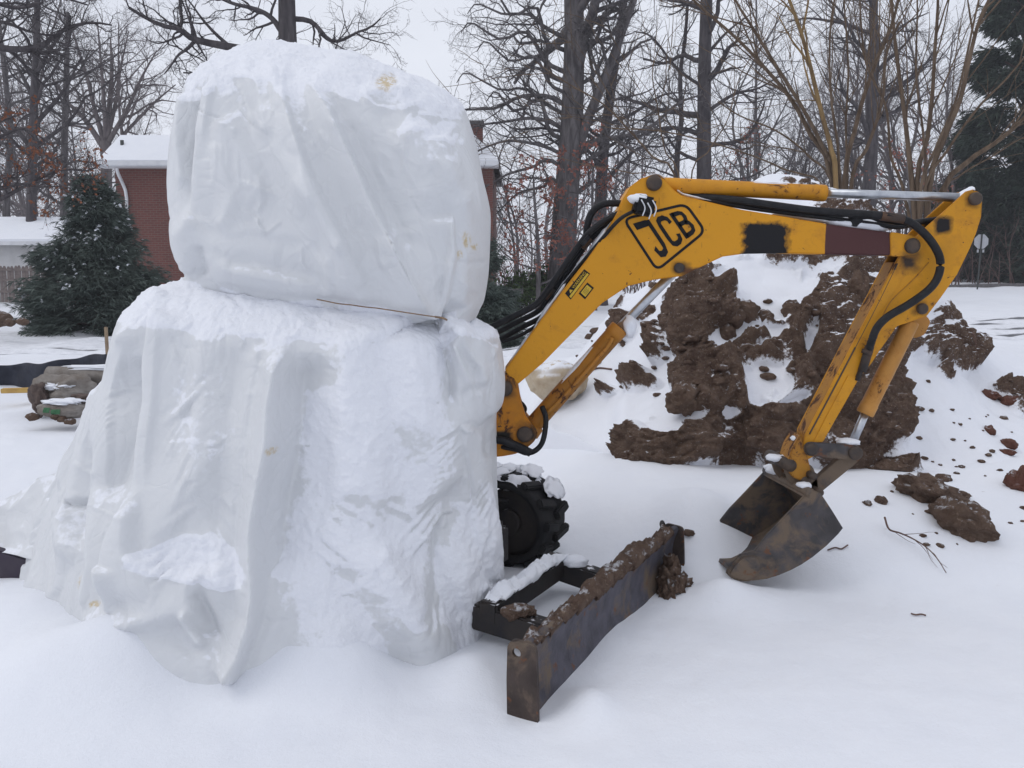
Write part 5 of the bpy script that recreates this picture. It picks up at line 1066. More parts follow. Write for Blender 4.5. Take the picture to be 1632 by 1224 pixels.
# left background trees
hero('vase shaped grey bare tree behind the brick house roof', [(172,0),(172,420),(170,300),(168,225)], 52, .34, .30, [([(168,235),(150,170),(138,120),(122,70),(110,30)], .15, .03, 14), ([(169,225),(165,150),(160,90),(155,30)], .14, .03, 14), ([(170,225),(185,160),(192,110),(205,50)], .14, .03, 14), ([(171,230),(205,170),(225,125),(250,80)], .15, .03, 14), ([(172,240),(220,190),(250,160),(280,135)], .12, .03, 14), ([(168,240),(135,190),(105,160),(82,120)], .18, .04, 12), ([(170,220),(178,120),(176,60)], .18, .04, 10)], 19, 'bark_grey_hazed', lim_twigs=(14, 3.0), auto=(0, 1))
hero('dark bare oak on the far left behind the orange leaves', [(50,0),(50,430),(50,330),(52,240),(54,160),(58,80),(60,-20)], 40, .27, .12, [([(52,240),(20,200),(-10,180),(-40,160)], .12, .03, 9), ([(54,200),(90,160),(110,130),(130,90)], .11, .03, 9), ([(54,160),(30,110),(10,90)], .1, .03, 9), ([(56,120),(80,80),(100,50)], .1, .03, 9)], 20, 'bark_dark', auto=(14, 5), a_t=(.3, 1))
hero('straight bare trunk left of the snowy house roof', [(100,0),(100,430),(102,330),(103,220),(106,120),(108,20)], 44, .24, .10, [], 21, 'bark_oak', auto=(20, 4), a_t=(.4, 1))
hero('leaning bare tree at the extreme left edge', [(12,0),(12,430),(10,330),(16,220),(8,120),(-4,20)], 46, .24, .10, [], 22, 'bark_oak', auto=(18, 5), a_t=(.25, 1))
# trees still carrying russet leaves
for k, (lab, tpx_, Y, nl, rad) in enumerate((('small beech with russet leaves left of the thick oak trunk', [(858,0),(858,420),(856,370),(852,320),(850,280)], 30, 900, .09), ('young beech with russet leaves behind the arched boom hose', [(948,0),(948,420),(946,370),(944,310),(946,260)], 31, 900, .09),
   ('young russet leaved beech above the long yellow cylinder', [(1195,0),(1195,400),(1194,330),(1192,270),(1190,225)], 38, 450, .1), ('small russet leaved beech behind the right tan stems', [(1452,0),(1452,400),(1450,330),(1448,280),(1444,230)], 34, 420, .09))):
    hero(lab, tpx_, Y, rad, .03, [], 30 + k, 'bark_oak', 'beech_tree', auto=(18, 1.9), leaf='beech_leaf', nleaf=nl, lsize=.13, spec=[(0, 0, .15, .0), (6, .5, .18, -.01), (4, .5, .2, 0)], a_t=(.12, 1))
# tan multi-stemmed shrubs behind the heap
def clump(label, bx, Y, stems, seed):
    T = Tree(seed); b0 = base_of(bx, Y)
    for st, r0 in stems:
        dpt = T.r.uniform(-.9, .9); q = [b0 + [T.nrm() * .12, T.nrm() * .12, -.1]] + [np.array(P(x, y, Y + dpt * (i + 1) / len(st))) for i, (x, y) in enumerate(st)]
        e = q[-1] + (q[-1] - q[-2]) * .9; e[0] += T.nrm() * .2; q.append(e)
        r0 *= .78; n = 22; pts = catmull(q, n); T.b[0].append((pts, np.linspace(r0, r0 * .35, n)))
        for _ in range(7):      # long straight shoots that run nearly with their stem
            i = T.r.randint(9, 19); d = pts[i + 1] - pts[i]; dd = T.side(d, R(T.r.uniform(14, 38))); c = T.grow(pts[i], dd, T.r.uniform(1.0, 2.8), r0 * T.r.uniform(.18, .34), 1, 11, .05, .02)
            for _ in range(2): j = T.r.randint(3, 9); T.grow(c[j], T.side(c[-1] - c[0], R(T.r.uniform(25, 50))), T.r.uniform(.4, 1.1), .006, 2, 8, .08, .01)
    root = thing('shrub_tree', tuple(b0), label, 'shrub'); finish(T, root, 'bark_tan'); return root
clump('tan multi-stemmed bare shrub behind the heap, left clump', 1352, 14.2, [([(1326,290),(1292,215),(1262,160),(1225,115),(1175,62),(1105,0)], .055), ([(1334,300),(1310,232),(1275,165),(1240,110),(1200,45),(1172,0)], .050), ([(1346,290),(1362,210),(1378,150),(1402,85),(1418,50),(1432,0)], .055),
  ([(1340,300),(1335,230),(1325,160),(1322,80),(1330,0)], .034), ([(1356,300),(1380,240),(1395,200),(1408,150),(1412,90)], .045), ([(1330,310),(1290,250),(1240,210),(1180,185)], .028), ([(1325,320),(1250,270),(1160,235),(1060,210),(980,205)], .022), ([(1350,300),(1348,200),(1352,110),(1345,0)], .03)], 41)
clump('tan multi-stemmed bare shrub behind the heap, right clump', 1478, 13.6, [([(1455,310),(1448,240),(1440,170),(1428,80),(1421,0)], .058), ([(1462,310),(1478,220),(1486,150),(1490,80),(1495,0)], .054), ([(1480,310),(1505,220),(1530,160),(1548,80),(1562,30),(1582,-10)], .058), ([(1500,320),(1540,260),(1590,225),(1630,190),(1690,120)], .062),
  ([(1470,320),(1510,240),(1560,170),(1600,130),(1640,80)], .032), ([(1466,320),(1490,240),(1520,170),(1536,110),(1560,0)], .036), ([(1444,320),(1420,250),(1412,170),(1380,100),(1370,0)], .034), ([(1490,330),(1530,280),(1580,250),(1640,215)], .024), ([(1475,320),(1472,220),(1460,120),(1462,0)], .03)], 42)
T = Tree(43); b0 = base_of(1340, 14.0); q = [b0 + [0, 0, -.1]] + [np.array(P(x, y, 14.0)) for x, y in ((1332,292),(1325,240),(1312,190),(1302,150),(1290,100),(1276,50),(1258,0),(1235,-60))]; T.put(q, .042, .022, 0, 26)
T.sprout(catmull(q, 26), (.05, .03), 1, 6, 1.6, [(0, 0, .06, .02), (4, .5, .1, .02)], .4, 1, (20, 40)); root = thing('shrub_tree', tuple(b0), 'pale peeling yellowish stem standing in the left tan clump', 'shrub'); finish(T, root, 'bark_peeled')
clump('thin tan bare shrub behind the boom heel with long arching shoots', 1120, 13.0, [([(1080,300),(1040,250),(1000,205),(960,165),(900,130)], .024), ([(1086,300),(1060,240),(1048,170),(1040,110)], .018), ([(1070,310),(1000,275),(930,262),(860,240)], .014), ([(1100,300),(1130,240),(1160,190),(1180,120)], .016)], 44)
# far woods: shared trees, many individuals
protos = []
for k in range(6):
    T = Tree(100 + k); H = 15 + 2 * (k % 3); n = 16
    pts = T.put([(0, 0, -.4), (T.nrm() * .3, T.nrm() * .3, H * .3), (T.nrm() * .8, T.nrm() * .8, H * .65), (T.nrm() * 1.4, T.nrm() * 1.4, H)], .17, .03, 0, n); T.sprout(pts, (.19, .05), 1, 20, H * .34, [(0, 0, .15, .05), (8, .50, .18, .03), (6, .5, .2, .02), (3, .5, .2, 0)] if k < 4 else [(0, 0, .15, .05), (8, .5, .18, .03), (6, .5, .2, .02)], .2, 1, (30, 65))
    root = thing('woodland_tree', (0, 0, 0), 'grey bare tree among many in the far woods', 'tree', 'bare trees of the far woods', absolute=False); finish(T, root, ('bark_grey_hazed', 'bark_grey_hazed', 'bark_oak')[k % 3]); protos.append(root)
rng = random.Random(7); placed = 0
for k in range(85):
    px = rng.uniform(-160, 1780); Y = rng.uniform(48, 105); x = P(px, 430, Y)[0]
    if 540 < px < 740: continue
    o = protos[k % 6] if placed < 6 and k % 6 == placed else copy_tree(protos[k % 6])
    if o is protos[k % 6]: placed += 1
    o.location = (x, Y, float(ground(x, Y))); o.rotation_euler = (0, 0, rng.uniform(0, 6.28)); s_ = rng.uniform(.65, 1.15) * (.8 if 700 < px < 860 else 1); o.scale = (s_, s_, s_ * rng.uniform(.9, 1.1))
for o in protos[placed:]: o.location = (P(300, 430, 90)[0], 90 + protos.index(o), .5)
# brush along the edge of the woods
T = Tree(200); rng = random.Random(8)
for k in range(900):
    px = rng.uniform(-120, 1760); Y = rng.uniform(44, 62); x = P(px, 430, Y)[0]; h = rng.uniform(1.5, 4.2) * (1 if px > 780 else .8); b0 = np.array([x, Y, float(ground(x, Y)) - .1])
    q = T.grow(b0, (rng.gauss(0, .25), rng.gauss(0, .25), 1), h, .03, 1, 7, .10, .03)
    for _ in range(6): j = rng.randint(1, 5); T.grow(q[j], T.side(q[-1] - q[0], R(rng.uniform(20, 60))), h * rng.uniform(.3, .6), .012, 3, 6, .14, .03)
_, cr_ = T.meshes('x'); tag(ob('brushwood', cr_.mesh('brushwood'), M['bark_red']), 'reddish tangle of bare brush at the foot of the far woods', 'brush', kind='stuff')

# ------------------------------------------------------------------ evergreens
def sprays(n, rng, place, size, droop, mat_, root, nm='foliage', wide=.16, up_bias=0.0, blades=8):
    """feathery sprays: each a fan of thin blades"""
    pos, dirs, sz = place(n, rng); V = []
    
    side_ = np.cross(dirs, np.array([0, 0, 1.])); side_ /= np.maximum(np.linalg.norm(side_, axis=1, keepdims=True), 1e-6); side_ += rng.normal(size=side_.shape) * .35
    for b_ in range(blades):
        a = (b_ - (blades - 1) / 2) / blades * 1.5; d = dirs * math.cos(a) + side_ * math.sin(a) + rng.normal(size=dirs.shape) * .16; d[:, 2] -= droop * rng.random(n); d /= np.linalg.norm(d, axis=1, keepdims=True)
        L = (size * sz * rng.uniform(.55, 1.2, n))[:, None]; s0 = pos + dirs * (size * .22 * abs(a)) * sz[:, None]; wv = np.cross(d, rng.normal(size=d.shape)); wv /= np.linalg.norm(wv, axis=1, keepdims=True); wv *= L * wide
        mid = s0 + d * L * .55; tip = s0 + d * L; tip[:, 2] -= L[:, 0] * .16
        V.append(np.stack([s0, mid + wv, tip, mid - wv], 1).reshape(-1, 3))
    V = np.concatenate(V); b = MB(); b.add(V, np.arange(len(V)).reshape(-1, 4)); return tag(ob(nm, b.mesh(nm, False), mat_, root), kind='stuff')
def cone_place(base, H, Rd, lop, z0=.05, power=.75, clumps=60, seed=0, tight=.30):
    """sprays gathered in clumps over a lopsided cone"""
    rg = np.random.default_rng(seed); cz = z0 + (1 - z0) * rg.random(clumps) ** 1.25; ca = rg.uniform(0, 2 * math.pi, clumps); cr_ = (1 - cz) ** power * (.55 + .5 * rg.random(clumps)) * Rd
    cc = np.stack([np.cos(ca) * cr_ + lop * cz, np.sin(ca) * cr_, cz * H], 1)
    def f(n, rng):
        k = rng.integers(0, clumps, n); sg = (tight * Rd * (.35 + .65 * (1 - cz[k])))[:, None]; p = cc[k] + rng.normal(size=(n, 3)) * sg * np.array([.8, .8, .55])
        p[:, 2] = np.clip(p[:, 2], z0 * H * .6, H * 1.02); d = p - np.array([0, 0, 1.]) * (p[:, 2:3] * .92); d[:, 2] = .25 * np.linalg.norm(d[:, :2], axis=1); d += rng.normal(size=d.shape) * .25; d /= np.linalg.norm(d, axis=1, keepdims=True)
        return p + np.array(base), d, .7 + .6 * rng.random(n)
    return f, cc
def evergreen(label, px, Y, H, Rd, n, seed, mat_='cedar_green', name='cedar_tree', lop=0.0, size=.30, z0=.06, clumps=70, snow=260, trunk_r=.10, bark='bark_red', droop=.5, power=.75, tight=.30, wide=.14):
    b0 = base_of(px, Y); root = thing(name, tuple(b0), label, 'tree'); T = Tree(seed); T.put([b0 + [0, 0, -.3], b0 + [0, 0, H * .5], b0 + [lop, 0, H * .93]], trunk_r, trunk_r * .2, 0, 12)
    f, cc = cone_place(b0, H, Rd, lop, z0, power, clumps, seed, tight)
    for c in cc: a = np.array([b0[0] + lop * c[2] / H, b0[1], b0[2] + max(c[2] * .9, .1)]); T.b[1].append((catmull([a, (a + b0 + c) / 2 + [0, 0, .05], b0 + c], 8), np.linspace(trunk_r * .28, .008, 8)))
    tr, cr2_ = T.meshes('x'); ob('trunk', tr.mesh('trunk'), M[bark], root); ob('branches', cr2_.mesh('branches'), M[bark], root)
    rng = np.random.default_rng(seed); sprays(n, rng, f, size, droop, M[mat_], root, wide=wide)
    if snow:
        def g(m_, rng):
            p, d, s_ = f(m_ * 3, rng); o_ = np.argsort(-(p[:, 2] + .8 * np.linalg.norm(p[:, :2] - b0[:2], axis=1) * (H / Rd) * .3 + rng.random(len(p)) * H * .5))[:m_]; return p[o_] + [0, 0, size * .12], d[o_] * np.array([1, 1, .3]), s_[o_]
        sprays(snow, rng, g, size * .55, .1, M['snow'], root, 'snow_dusting', .30, blades=3)
    return root
evergreen('bushy dark green cedar dusted with snow in front of the brick house', 156, 20, 3.35, 1.45, 17000, 51, lop=-.05, size=.18, clumps=110, snow=1000, tight=.22, power=.72, z0=.03, wide=.045)
evergreen('small cedar half hidden at the right edge of the white sheet', 742, 19, 2.7, 1.15, 8000, 52, size=.15, clumps=50, snow=90, tight=.24, wide=.06)
evergreen('low cedar with drooping tips just beyond the boom hoses', 768, 17.5, 1.25, .75, 4000, 58, size=.14, clumps=28, snow=50, tight=.26, wide=.06)
evergreen('tall dark spruce at the right edge of the photo', 1617, 50, 18.0, 3.6, 15000, 53, 'spruce_dark', 'spruce_tree', size=.55, z0=.12, clumps=100, snow=60, trunk_r=.46, droop=.9, power=.40, tight=.20, wide=.06)
evergreen('second dark spruce left of the stop sign pole', 1530, 58, 6.5, 2.6, 3600, 54, 'spruce_dark', 'spruce_tree', size=.7, z0=.05, clumps=80, snow=30, trunk_r=.25, droop=.8, power=.6, tight=.24)
evergreen('dark spruce farther off beyond the right road', 1720, 48, 12, 4.0, 5200, 55, 'spruce_dark', 'spruce_tree', size=.8, z0=.03, clumps=110, snow=30, trunk_r=.3, droop=.8, power=.5, tight=.24)
def bush(label, px, Y, H, Rd, n, seed, mat_):
    b0 = base_of(px, Y); root = thing('evergreen_shrub', tuple(b0), label, 'shrub'); T = Tree(seed); rg = random.Random(seed); tips = []
    for k in range(16):
        q = T.grow(b0 + [rg.gauss(0, Rd * .25), rg.gauss(0, Rd * .25), -.05], (rg.gauss(0, .5), rg.gauss(0, .5), 1), H * rg.uniform(.6, 1.0), .025, 1, 8, .1, .03); T.tips.append(q)
        for _ in range(5): c = T.grow(q[rg.randint(2, 7)], T.side(q[-1] - q[0], R(50)), H * .35, .01, 2, 6, .15, .02); T.tips.append(c)
    _, c_r = T.meshes('x'); ob('stems', c_r.mesh('stems'), M['bark_dark'], root); rng = np.random.default_rng(seed); k = rng.integers(0, len(T.tips), n)
    pos = np.array([T.tips[i][int((.35 + .65 * rng.random()) * (len(T.tips[i]) - 1))] for i in k]) + rng.normal(size=(n, 3)) * .10; v, q = leaves_np(pos, .16, rng, .1); b = MB(); b.add(v, q); tag(ob('leaves', b.mesh('leaves', False), M[mat_], root), kind='stuff')
bush('loose green leafy shrub between the sheet and the thick oak', 846, 33, 1.75, 1.0, 1500, 61, 'shrub_green'); bush('lower green shrub beside the foot of the thick oak', 812, 31, 1.35, .8, 900, 62, 'shrub_green')
bush('low dark evergreen shrub beyond the stop sign', 1510, 50, 1.5, 2.4, 1300, 63, 'spruce_dark')
# ------------------------------------------------------------------ brick house
HY = 30.0
house = thing('brick_house', (-7.2, HY + 3, 0), 'red brick house with snowy roof and white gutter behind the cedar', 'house')
xl, xr_ = P(192, 430, HY)[0], P(786, 430, HY)[0]
ob('wall', boxm('wall', ((xl + xr_) / 2, HY + 3.5, 2.55), (xr_ - xl, 7.0, 5.1), None, 0), M['brick'], house)
zE = P(155, 262, 29.5)[2]; eL, eR = P(154, 262, 29.5)[0], P(795, 262, 29.5)[0]; rz_ = P(190, 222, 31.3)[2]; rL = P(192, 222, 31.3)[0]; rR = P(757, 222, 31.3)[0]
th_ = .14
def roof_part(nm, dz, m_, grow_=0.0, zt=0.0):
    v = [(eL - grow_, 29.5 - grow_, zE + dz), (eR + grow_, 29.5 - grow_, zE + dz), (rR, 31.3, rz_ + dz + zt), (rL, 31.3, rz_ + dz + zt), (eL - grow_, 37.4, zE + dz), (eR + grow_, 37.4, zE + dz)]
    bm = bmesh.new(); V = [bm.verts.new(p) for p in v]
    for f in ((0,1,2,3), (3,2,5,4), (1,5,2), (0,3,4)): bm.faces.new([V[i] for i in f])
    r = bmesh.ops.extrude_face_region(bm, geom=list(bm.faces)); bmesh.ops.translate(bm, verts=[e for e in r['geom'] if isinstance(e, bmesh.types.BMVert)], vec=(0, 0, .07))
    return ob(nm, from_bm(nm, bm), M[m_], house)
roof_part('roof', 0, 'kerb_stone'); roof_part('snow_cover', .075, 'snow', -.02)
ob('soffit', boxm('soffit', ((eL + eR) / 2, 29.76, zE - .045), (eR - eL - .02, .62, .06)), M['white_paint'], house)
ob('gutter', boxm('gutter', ((eL + eR) / 2, 29.43, zE + .02), (eR - eL, .13, .17), None, .03), M['white_paint'], house)
b = MB(); dp = [P(186, 268, 29.45), P(188, 276, 29.5), P(197, 296, HY - .08), P(201, 310, HY - .07), P(202, 340, HY - .07), P(202, 480, HY - .07)]
b.tube(dp, .055, 8, 24); ob('downspout', b.mesh('downspout'), M['white_paint'], house)
b = MB(); vp = P(195, 236, 30.6); b.tube([np.array(vp) - [0, 0, .3], np.array(vp) + [0, 0, .26]], .06, 10); ob('vent_pipe', b.mesh('vent_pipe'), M['post_green'], house)
cx_, cz_ = P(756, 240, 33)[0], P(756, 196, 33)[2]; ob('chimney', boxm('chimney', (cx_, 33, cz_ - 1.4), (.62, .62, 2.6)), M['brick'], house); ob('chimney_cap', boxm('chimney_cap', (cx_, 33, cz_ - .03), (.74, .74, .14), None, .02), M['kerb_stone'], house)
# white garage and fence at the left
gar = thing('garage', (P(30, 430, 38)[0], 39, 0), 'low white garage with snow covered roof behind the board fence', 'garage')
g0, g1 = P(-140, 430, 38)[0], P(140, 430, 38)[0]; zt = P(0, 392, 38)[2]
ob('wall', boxm('wall', ((g0 + g1) / 2, 40.5, (zt + .2) / 2), (g1 - g0, 5, zt + .2)), M['shed_white'], gar); ob('roof', prism('roof', [(g0 - .3, 37.6, zt + .12), (g0 - .3, 40.5, P(0, 352, 40.5)[2]), (g0 - .3, 43.4, zt + .12)], (g1 - g0 + .6, 0, 0), 0), M['kerb_stone'], gar)
ob('snow_cover', prism('snow_cover', [(g0 - .32, 37.55, zt + .17), (g0 - .32, 40.5, P(0, 352, 40.5)[2] + .05), (g0 - .32, 43.45, zt + .17), (g0 - .32, 43.45, zt + .27), (g0 - .32, 40.5, P(0, 349, 40.5)[2] + .10), (g0 - .32, 37.55, zt + .27)], (g1 - g0 + .64, 0, 0), 0), M['snow'], gar)
ob('fascia', boxm('fascia', ((g0 + g1) / 2, 37.52, zt + .10), (g1 - g0 + .6, .05, .16)), M['white_paint'], gar)
FY = 35.0; fx0, fx1 = P(-60, 430, FY)[0], P(92, 430, FY)[0]; zf0, zf1 = P(30, 482, FY)[2], P(30, 424, FY)[2]
fence = thing('board_fence', ((fx0 + fx1) / 2, FY, 0), 'weathered wooden board fence left of the dark cedar', 'fence')
nb = int((fx1 - fx0) / .15); pm = None; rng = random.Random(3)
for k in range(nb):
    if pm is None:
        pm = prism('picket', [(-.065, 0, 0), (.065, 0, 0), (.065, 0, zf1 - zf0 - .08), (.03, 0, zf1 - zf0), (-.03, 0, zf1 - zf0), (-.065, 0, zf1 - zf0 - .08)], (0, .02, 0), 0); pm.materials.append(M['wood_fence'])
    o = bpy.data.objects.new('picket', pm); COL.objects.link(o); o.parent = fence; o.matrix_parent_inverse = Matrix.Translation(fence.location).inverted(); o.location = (fx0 + .15 * k, FY, zf0 + rng.uniform(-.03, .03)); o.rotation_euler = (0, rng.gauss(0, .008), 0)
for z in (.3, .62, .9): ob('rail', boxm('rail', ((fx0 + fx1) / 2, FY - .03, zf0 + (zf1 - zf0) * z), (fx1 - fx0, .04, .09)), M['wood_fence'], fence)
# ------------------------------------------------------------------ silt fence, stake, board
sf = thing('silt_fence', (P(60, 600, 10.4)[0], 10.4, 0), 'low black silt fence fabric stretched across the snow at the left', 'fence')
n = 90; xs_ = np.linspace(-140, 172, n); G = []
for i, x in enumerate(xs_):
    Yf = 10.6 - .5 * (x - 0) / 165; top = np.array(P(x, np.interp(x, [-140, 0, 90, 165, 172], [592, 583, 576, 563, 562]) + 1.5 * math.sin(x * .12), Yf)); bx, by = top[0], top[1]; bz = gz(bx, by) - .06
    for j in range(9): t = j / 8; G.append((top[0], top[1] + .05 * math.sin(x * .06 + 2 * t) + .04 * perlin(np.array([[x * .05, t * 2, 3.]]), 5)[0] + .06 * t, top[2] * (1 - t) + bz * t))
m_ = mesh_np('fabric', np.array(G), grid_quads(n, 9)); fo = ob('fabric', m_, M['silt_fabric'], sf); md = fo.modifiers.new('thickness', 'SOLIDIFY'); md.thickness = .012
for px_, ytop in ((170, 521), (-60, 540)):
    Yf = 10.05 if px_ > 0 else 10.8; p = np.array(P(px_, ytop, Yf)); q = np.array([p[0] - .02, Yf, gz(p[0], Yf) - .1]); d = Vector(p - q); ob('stake', boxm('stake', (p + q) / 2, (.032, .032, d.length), None, .004), M['wood_stake'], sf)
tag(ob('timber_plank', boxm('timber_plank', P(36, 622, 9.6), (.42, .09, .05), Matrix.Rotation(R(10), 4, 'Z'), .006), M['plank_yellow']), 'short yellow timber plank lying in snow before the black silt fence', 'plank')
p = P(14, 903, 4.02); tag(ob('dark_board', boxm('dark_board', (p[0] - .12, p[1] + .05, p[2] + .01), (.72, .05, .15), Matrix.Rotation(R(10), 4, 'Y') @ Matrix.Rotation(R(-14), 4, 'Z'), .006), M['dark_board']), 'dark purple board sticking out under the left corner of the sheet', 'board')
# heap of wrapped material at the left
def wrap(name, px, py, Y, size, seed, m_, label, cat, rot=0.0, sub=4, amp=.22, mesh=None):
    me = mesh or lump(name, 1.0, seed, size, sub, amp, 1.3, .05); o = ob(name, me, M[m_]); o.location = P(px, py, Y); o.rotation_euler = (0, 0, R(rot)); return tag(o, label, cat)
b = MB(); L_ = np.linspace(-.62, .62, 40); n = 26; a = np.linspace(0, 2 * math.pi, n, endpoint=False); G = []
for x in L_:
    rr_ = .105 + .008 * math.sin(x * 9) + .014 * perlin(np.stack([np.full(n, x * 3), np.cos(a), np.sin(a)], 1), 7); G.append(np.stack([np.full(n, x), np.cos(a) * rr_, np.sin(a) * rr_ * .85], 1))
b.add(np.concatenate(G), grid_quads(40, n, True)); inner = [np.stack([np.full(n, -.62 + e), np.cos(a) * r_, np.sin(a) * r_ * .85], 1) for e, r_ in ((0, .10), (.10, .066), (.10, .01))]; b.add(np.concatenate(inner), grid_quads(3, n, True))
def cap_on(o, px, py, Y, size, seed):
    c = ob('snow_cap', lump('snow_cap', 1.0, seed, size, 4, .45, 1.6, .10), M['snow'], o); c.location = Vector(P(px, py, Y)) - o.location; return c
roll = wrap('canvas_roll', 174, 598, 9.1, None, 0, 'canvas_grey', 'rolled grey canvas tarp with snow on top, highest on the rubbish pile', 'tarp roll', 3, mesh=b.mesh('canvas_roll'))
cap_on(roll, 176, 586, 9.1, (.52, .09, .03), 171)
cb = wrap('canvas_bundle', 108, 622, 8.8, (.30, .20, .15), 72, 'canvas_grey', 'crumpled grey canvas bundle slumped below the canvas roll', 'bundle', 15, amp=.45); cap_on(cb, 92, 614, 8.72, (.16, .12, .035), 172)
wrap('canvas_flap', 64, 636, 8.6, (.09, .12, .15), 73, 'sack_brown', 'dark brown folded sacking at the left end of the pile', 'sacking', 25, amp=.5)
sk = wrap('paper_sack', 100, 652, 8.2, (.24, .13, .085), 74, 'canvas_grey', 'pale sack with green print lying lowest on the pile', 'sack', -8, amp=.30); cap_on(sk, 104, 640, 8.2, (.20, .10, .03), 173)
v = [sk.data.vertices[i].co for i in range(len(sk.data.vertices))]
for x0, x1, z0, z1 in ((-.11, -.045, -.015, .03), (-.03, .05, -.03, .015)):        # green print wrapped onto the sack's front
    q = []
    for i in range(7):
        for j in range(5):
            x, z = x0 + (x1 - x0) * i / 6, z0 + (z1 - z0) * j / 4; k = min((c for c in v if c.y < 0), key=lambda c: (c.x - x) ** 2 + (c.z - z) ** 2); q.append((x, k.y - .006, z))
    ob('print_patch', mesh_np('print_patch', np.array(q), grid_quads(7, 5)), M['green_print'], sk)
wrap('sacking_scrap', 134, 636, 8.4, (.10, .09, .05), 75, 'sack_brown', 'brown scrap of sacking wedged against the white sheet', 'scrap', 0, amp=.5)
for k, (x, y, r_) in enumerate(((52,664,.06),(100,668,.05),(112,672,.055),(88,664,.05))): o = wrap('earth_clod', x, y, 8.1, (r_, r_, r_ * .6), 80 + k, 'earth', 'small brown clod in the snow under the pale sack', 'clod', 0, 2, .35); o['group'] = 'clods under the sack pile'
for k, (x, y, Y, sz) in enumerate(((-4,508,17,(.26,.2,.17)),(16,514,16.6,(.10,.1,.08)),(36,513,16.6,(.13,.1,.07)))):
    o = wrap('rock', x, y, Y, sz, 90 + k, 'earth', ('dark boulder at the left photo edge beyond the silt fence', 'small dark stone right beside the left boulder', 'flat dark stone in snow farther from the left boulder')[k], 'rock', 0, 3, .3)
# pale block behind the lift cylinder, log behind the hoses
wrap('stone_block', 886, 606, 7.2, (.24, .20, .17), 93, 'limestone', 'pale broken stone block in the snow behind the lift cylinder', 'stone', 20, 4, .20)
b = MB(); b.tube([P(770, 466, 30), P(800, 466, 30), P(834, 464, 30)], .10, 10); tag(ob('fallen_log', b.mesh('fallen_log'), M['bark_oak']), 'fallen grey log lying on the snow near the green shrubs', 'log')
# ------------------------------------------------------------------ stop sign seen from behind
sg = thing('stop_sign', P(1557, 458, 42), 'octagonal road sign seen from behind on a thin dark post', 'sign'); sp_ = np.array(P(1564, 385, 42)); rad_ = .36
o_ = [tuple(sp_ + np.array([rad_ * math.cos(R(22.5 + 45 * i)), 0, rad_ * math.sin(R(22.5 + 45 * i))])) for i in range(8)]; ob('sign_plate', prism('sign_plate', o_, (0, .02, 0), .003), M['sign_back'], sg)
bz = gz(P(1557, 458, 42)[0], 42); top = sp_ + [0, -.03, .34]; bot = np.array([P(1557, 458, 42)[0], 41.97, bz - .2]); d = Vector(top - bot); ob('post', boxm('post', (top + bot) / 2, (.075, .045, d.length), d.to_track_quat('Z', 'Y').to_matrix().to_4x4(), .004), M['post_green'], sg)
for dx in (-.13, .13): ob('bracket', boxm('bracket', sp_ + [dx - .02, -.02, -.44], (.08, .03, .14)), M['sign_back'], sg)
# ------------------------------------------------------------------ clods, twigs
CL = [('large flat brown clod in the right snow, left of its pair', 1482, 792, .17, (1.2, .8, .55), 'earth'), ('large dark brown clod right of the flat one', 1530, 838, .17, (.95, 1.0, .70), 'earth'), ('red clod cut by the right photo edge', 1632, 776, .11, (1, .9, .9), 'red_earth'),
 ('small brown clod at the left tip of the clod pair', 1446, 784, .055, (1.3, .8, .6), 'earth'), ('brown ridge of earth just right of the bucket linkage', 1424, 746, .10, (1.5, .7, .5), 'earth'), ('frosted clod above the large flat clod', 1504, 765, .055, (1.2, .8, .55), 'earth'), ('frosted clod above the dark paired clod', 1526, 790, .055, (1.3, .8, .45), 'earth'),
 ('lone red clod high on the right slope', 1576, 688, .05, (1, .8, .8), 'red_earth'), ('dark red clod in the right slope row', 1606, 710, .06, (1.1, .8, .7), 'red_earth'), ('flat red clod below the dark red one', 1604, 722, .045, (1.3, .8, .5), 'red_earth'), ('small dark clod right of the bucket', 1404, 800, .035, (1.1, 1, .9), 'earth'), ('tiny dark clod closest to the bucket back', 1382, 804, .024, (1, 1, .9), 'earth'),
 ('brown clod on the blade side of the bucket snow', 1098, 850, .03, (1.3, 1, .5), 'earth'), ('round tan lump in the middle of the heap face', 1190, 500, .09, (1.1, .9, .9), 'earth'), ('brown lump right beside the tan heap lump', 1168, 508, .08, (1, .9, .9), 'earth'), ('brown lump alone in snow on the heap face', 1160, 532, .07, (.9, .9, 1), 'earth'),
 ('knob of earth under the snowfield of the heap', 1218, 508, .07, (1, .9, .8), 'earth'), ('earth knob at the right end of the heap snowfield', 1262, 498, .08, (1, .9, .9), 'earth'), ('dark block of earth near the heap right shoulder', 1366, 462, .10, (.7, .8, 1.2), 'earth'), ('overhanging earth knob on the heap left side', 1090, 640, .12, (1, .9, .9), 'earth'), ('reddish clod below the right hump', 1578, 632, .07, (1.4, .9, .6), 'red_earth'), ('reddish clod row end near the right edge', 1612, 640, .07, (1.4, .9, .6), 'red_earth')]
rng = random.Random(17)
for k, (lab, px, py, r_, sq, m_) in enumerate(CL):
    p = on_mound(px, py); o = ob('earth_clod', lump('earth_clod', r_, 300 + k, sq, 4 if r_ > .09 else 3, .34, 1.9, .14), M[m_]); o.location = p + Vector((0, 0, r_ * .12)); o.rotation_euler = (rng.uniform(-.2, .2), R(28) if px > 1440 and py > 600 and py < 860 and r_ > .09 else 0, rng.uniform(0, 6)) if r_ < .1 else (0, R(22) if px > 1440 else 0, rng.uniform(-.3, .3)); tag(o, lab, 'clod')
small = [lump('soil_crumb', 1.0, 400 + k, (1.2, .9, .6), 2, .35, 1.8, .12) for k in range(6)]
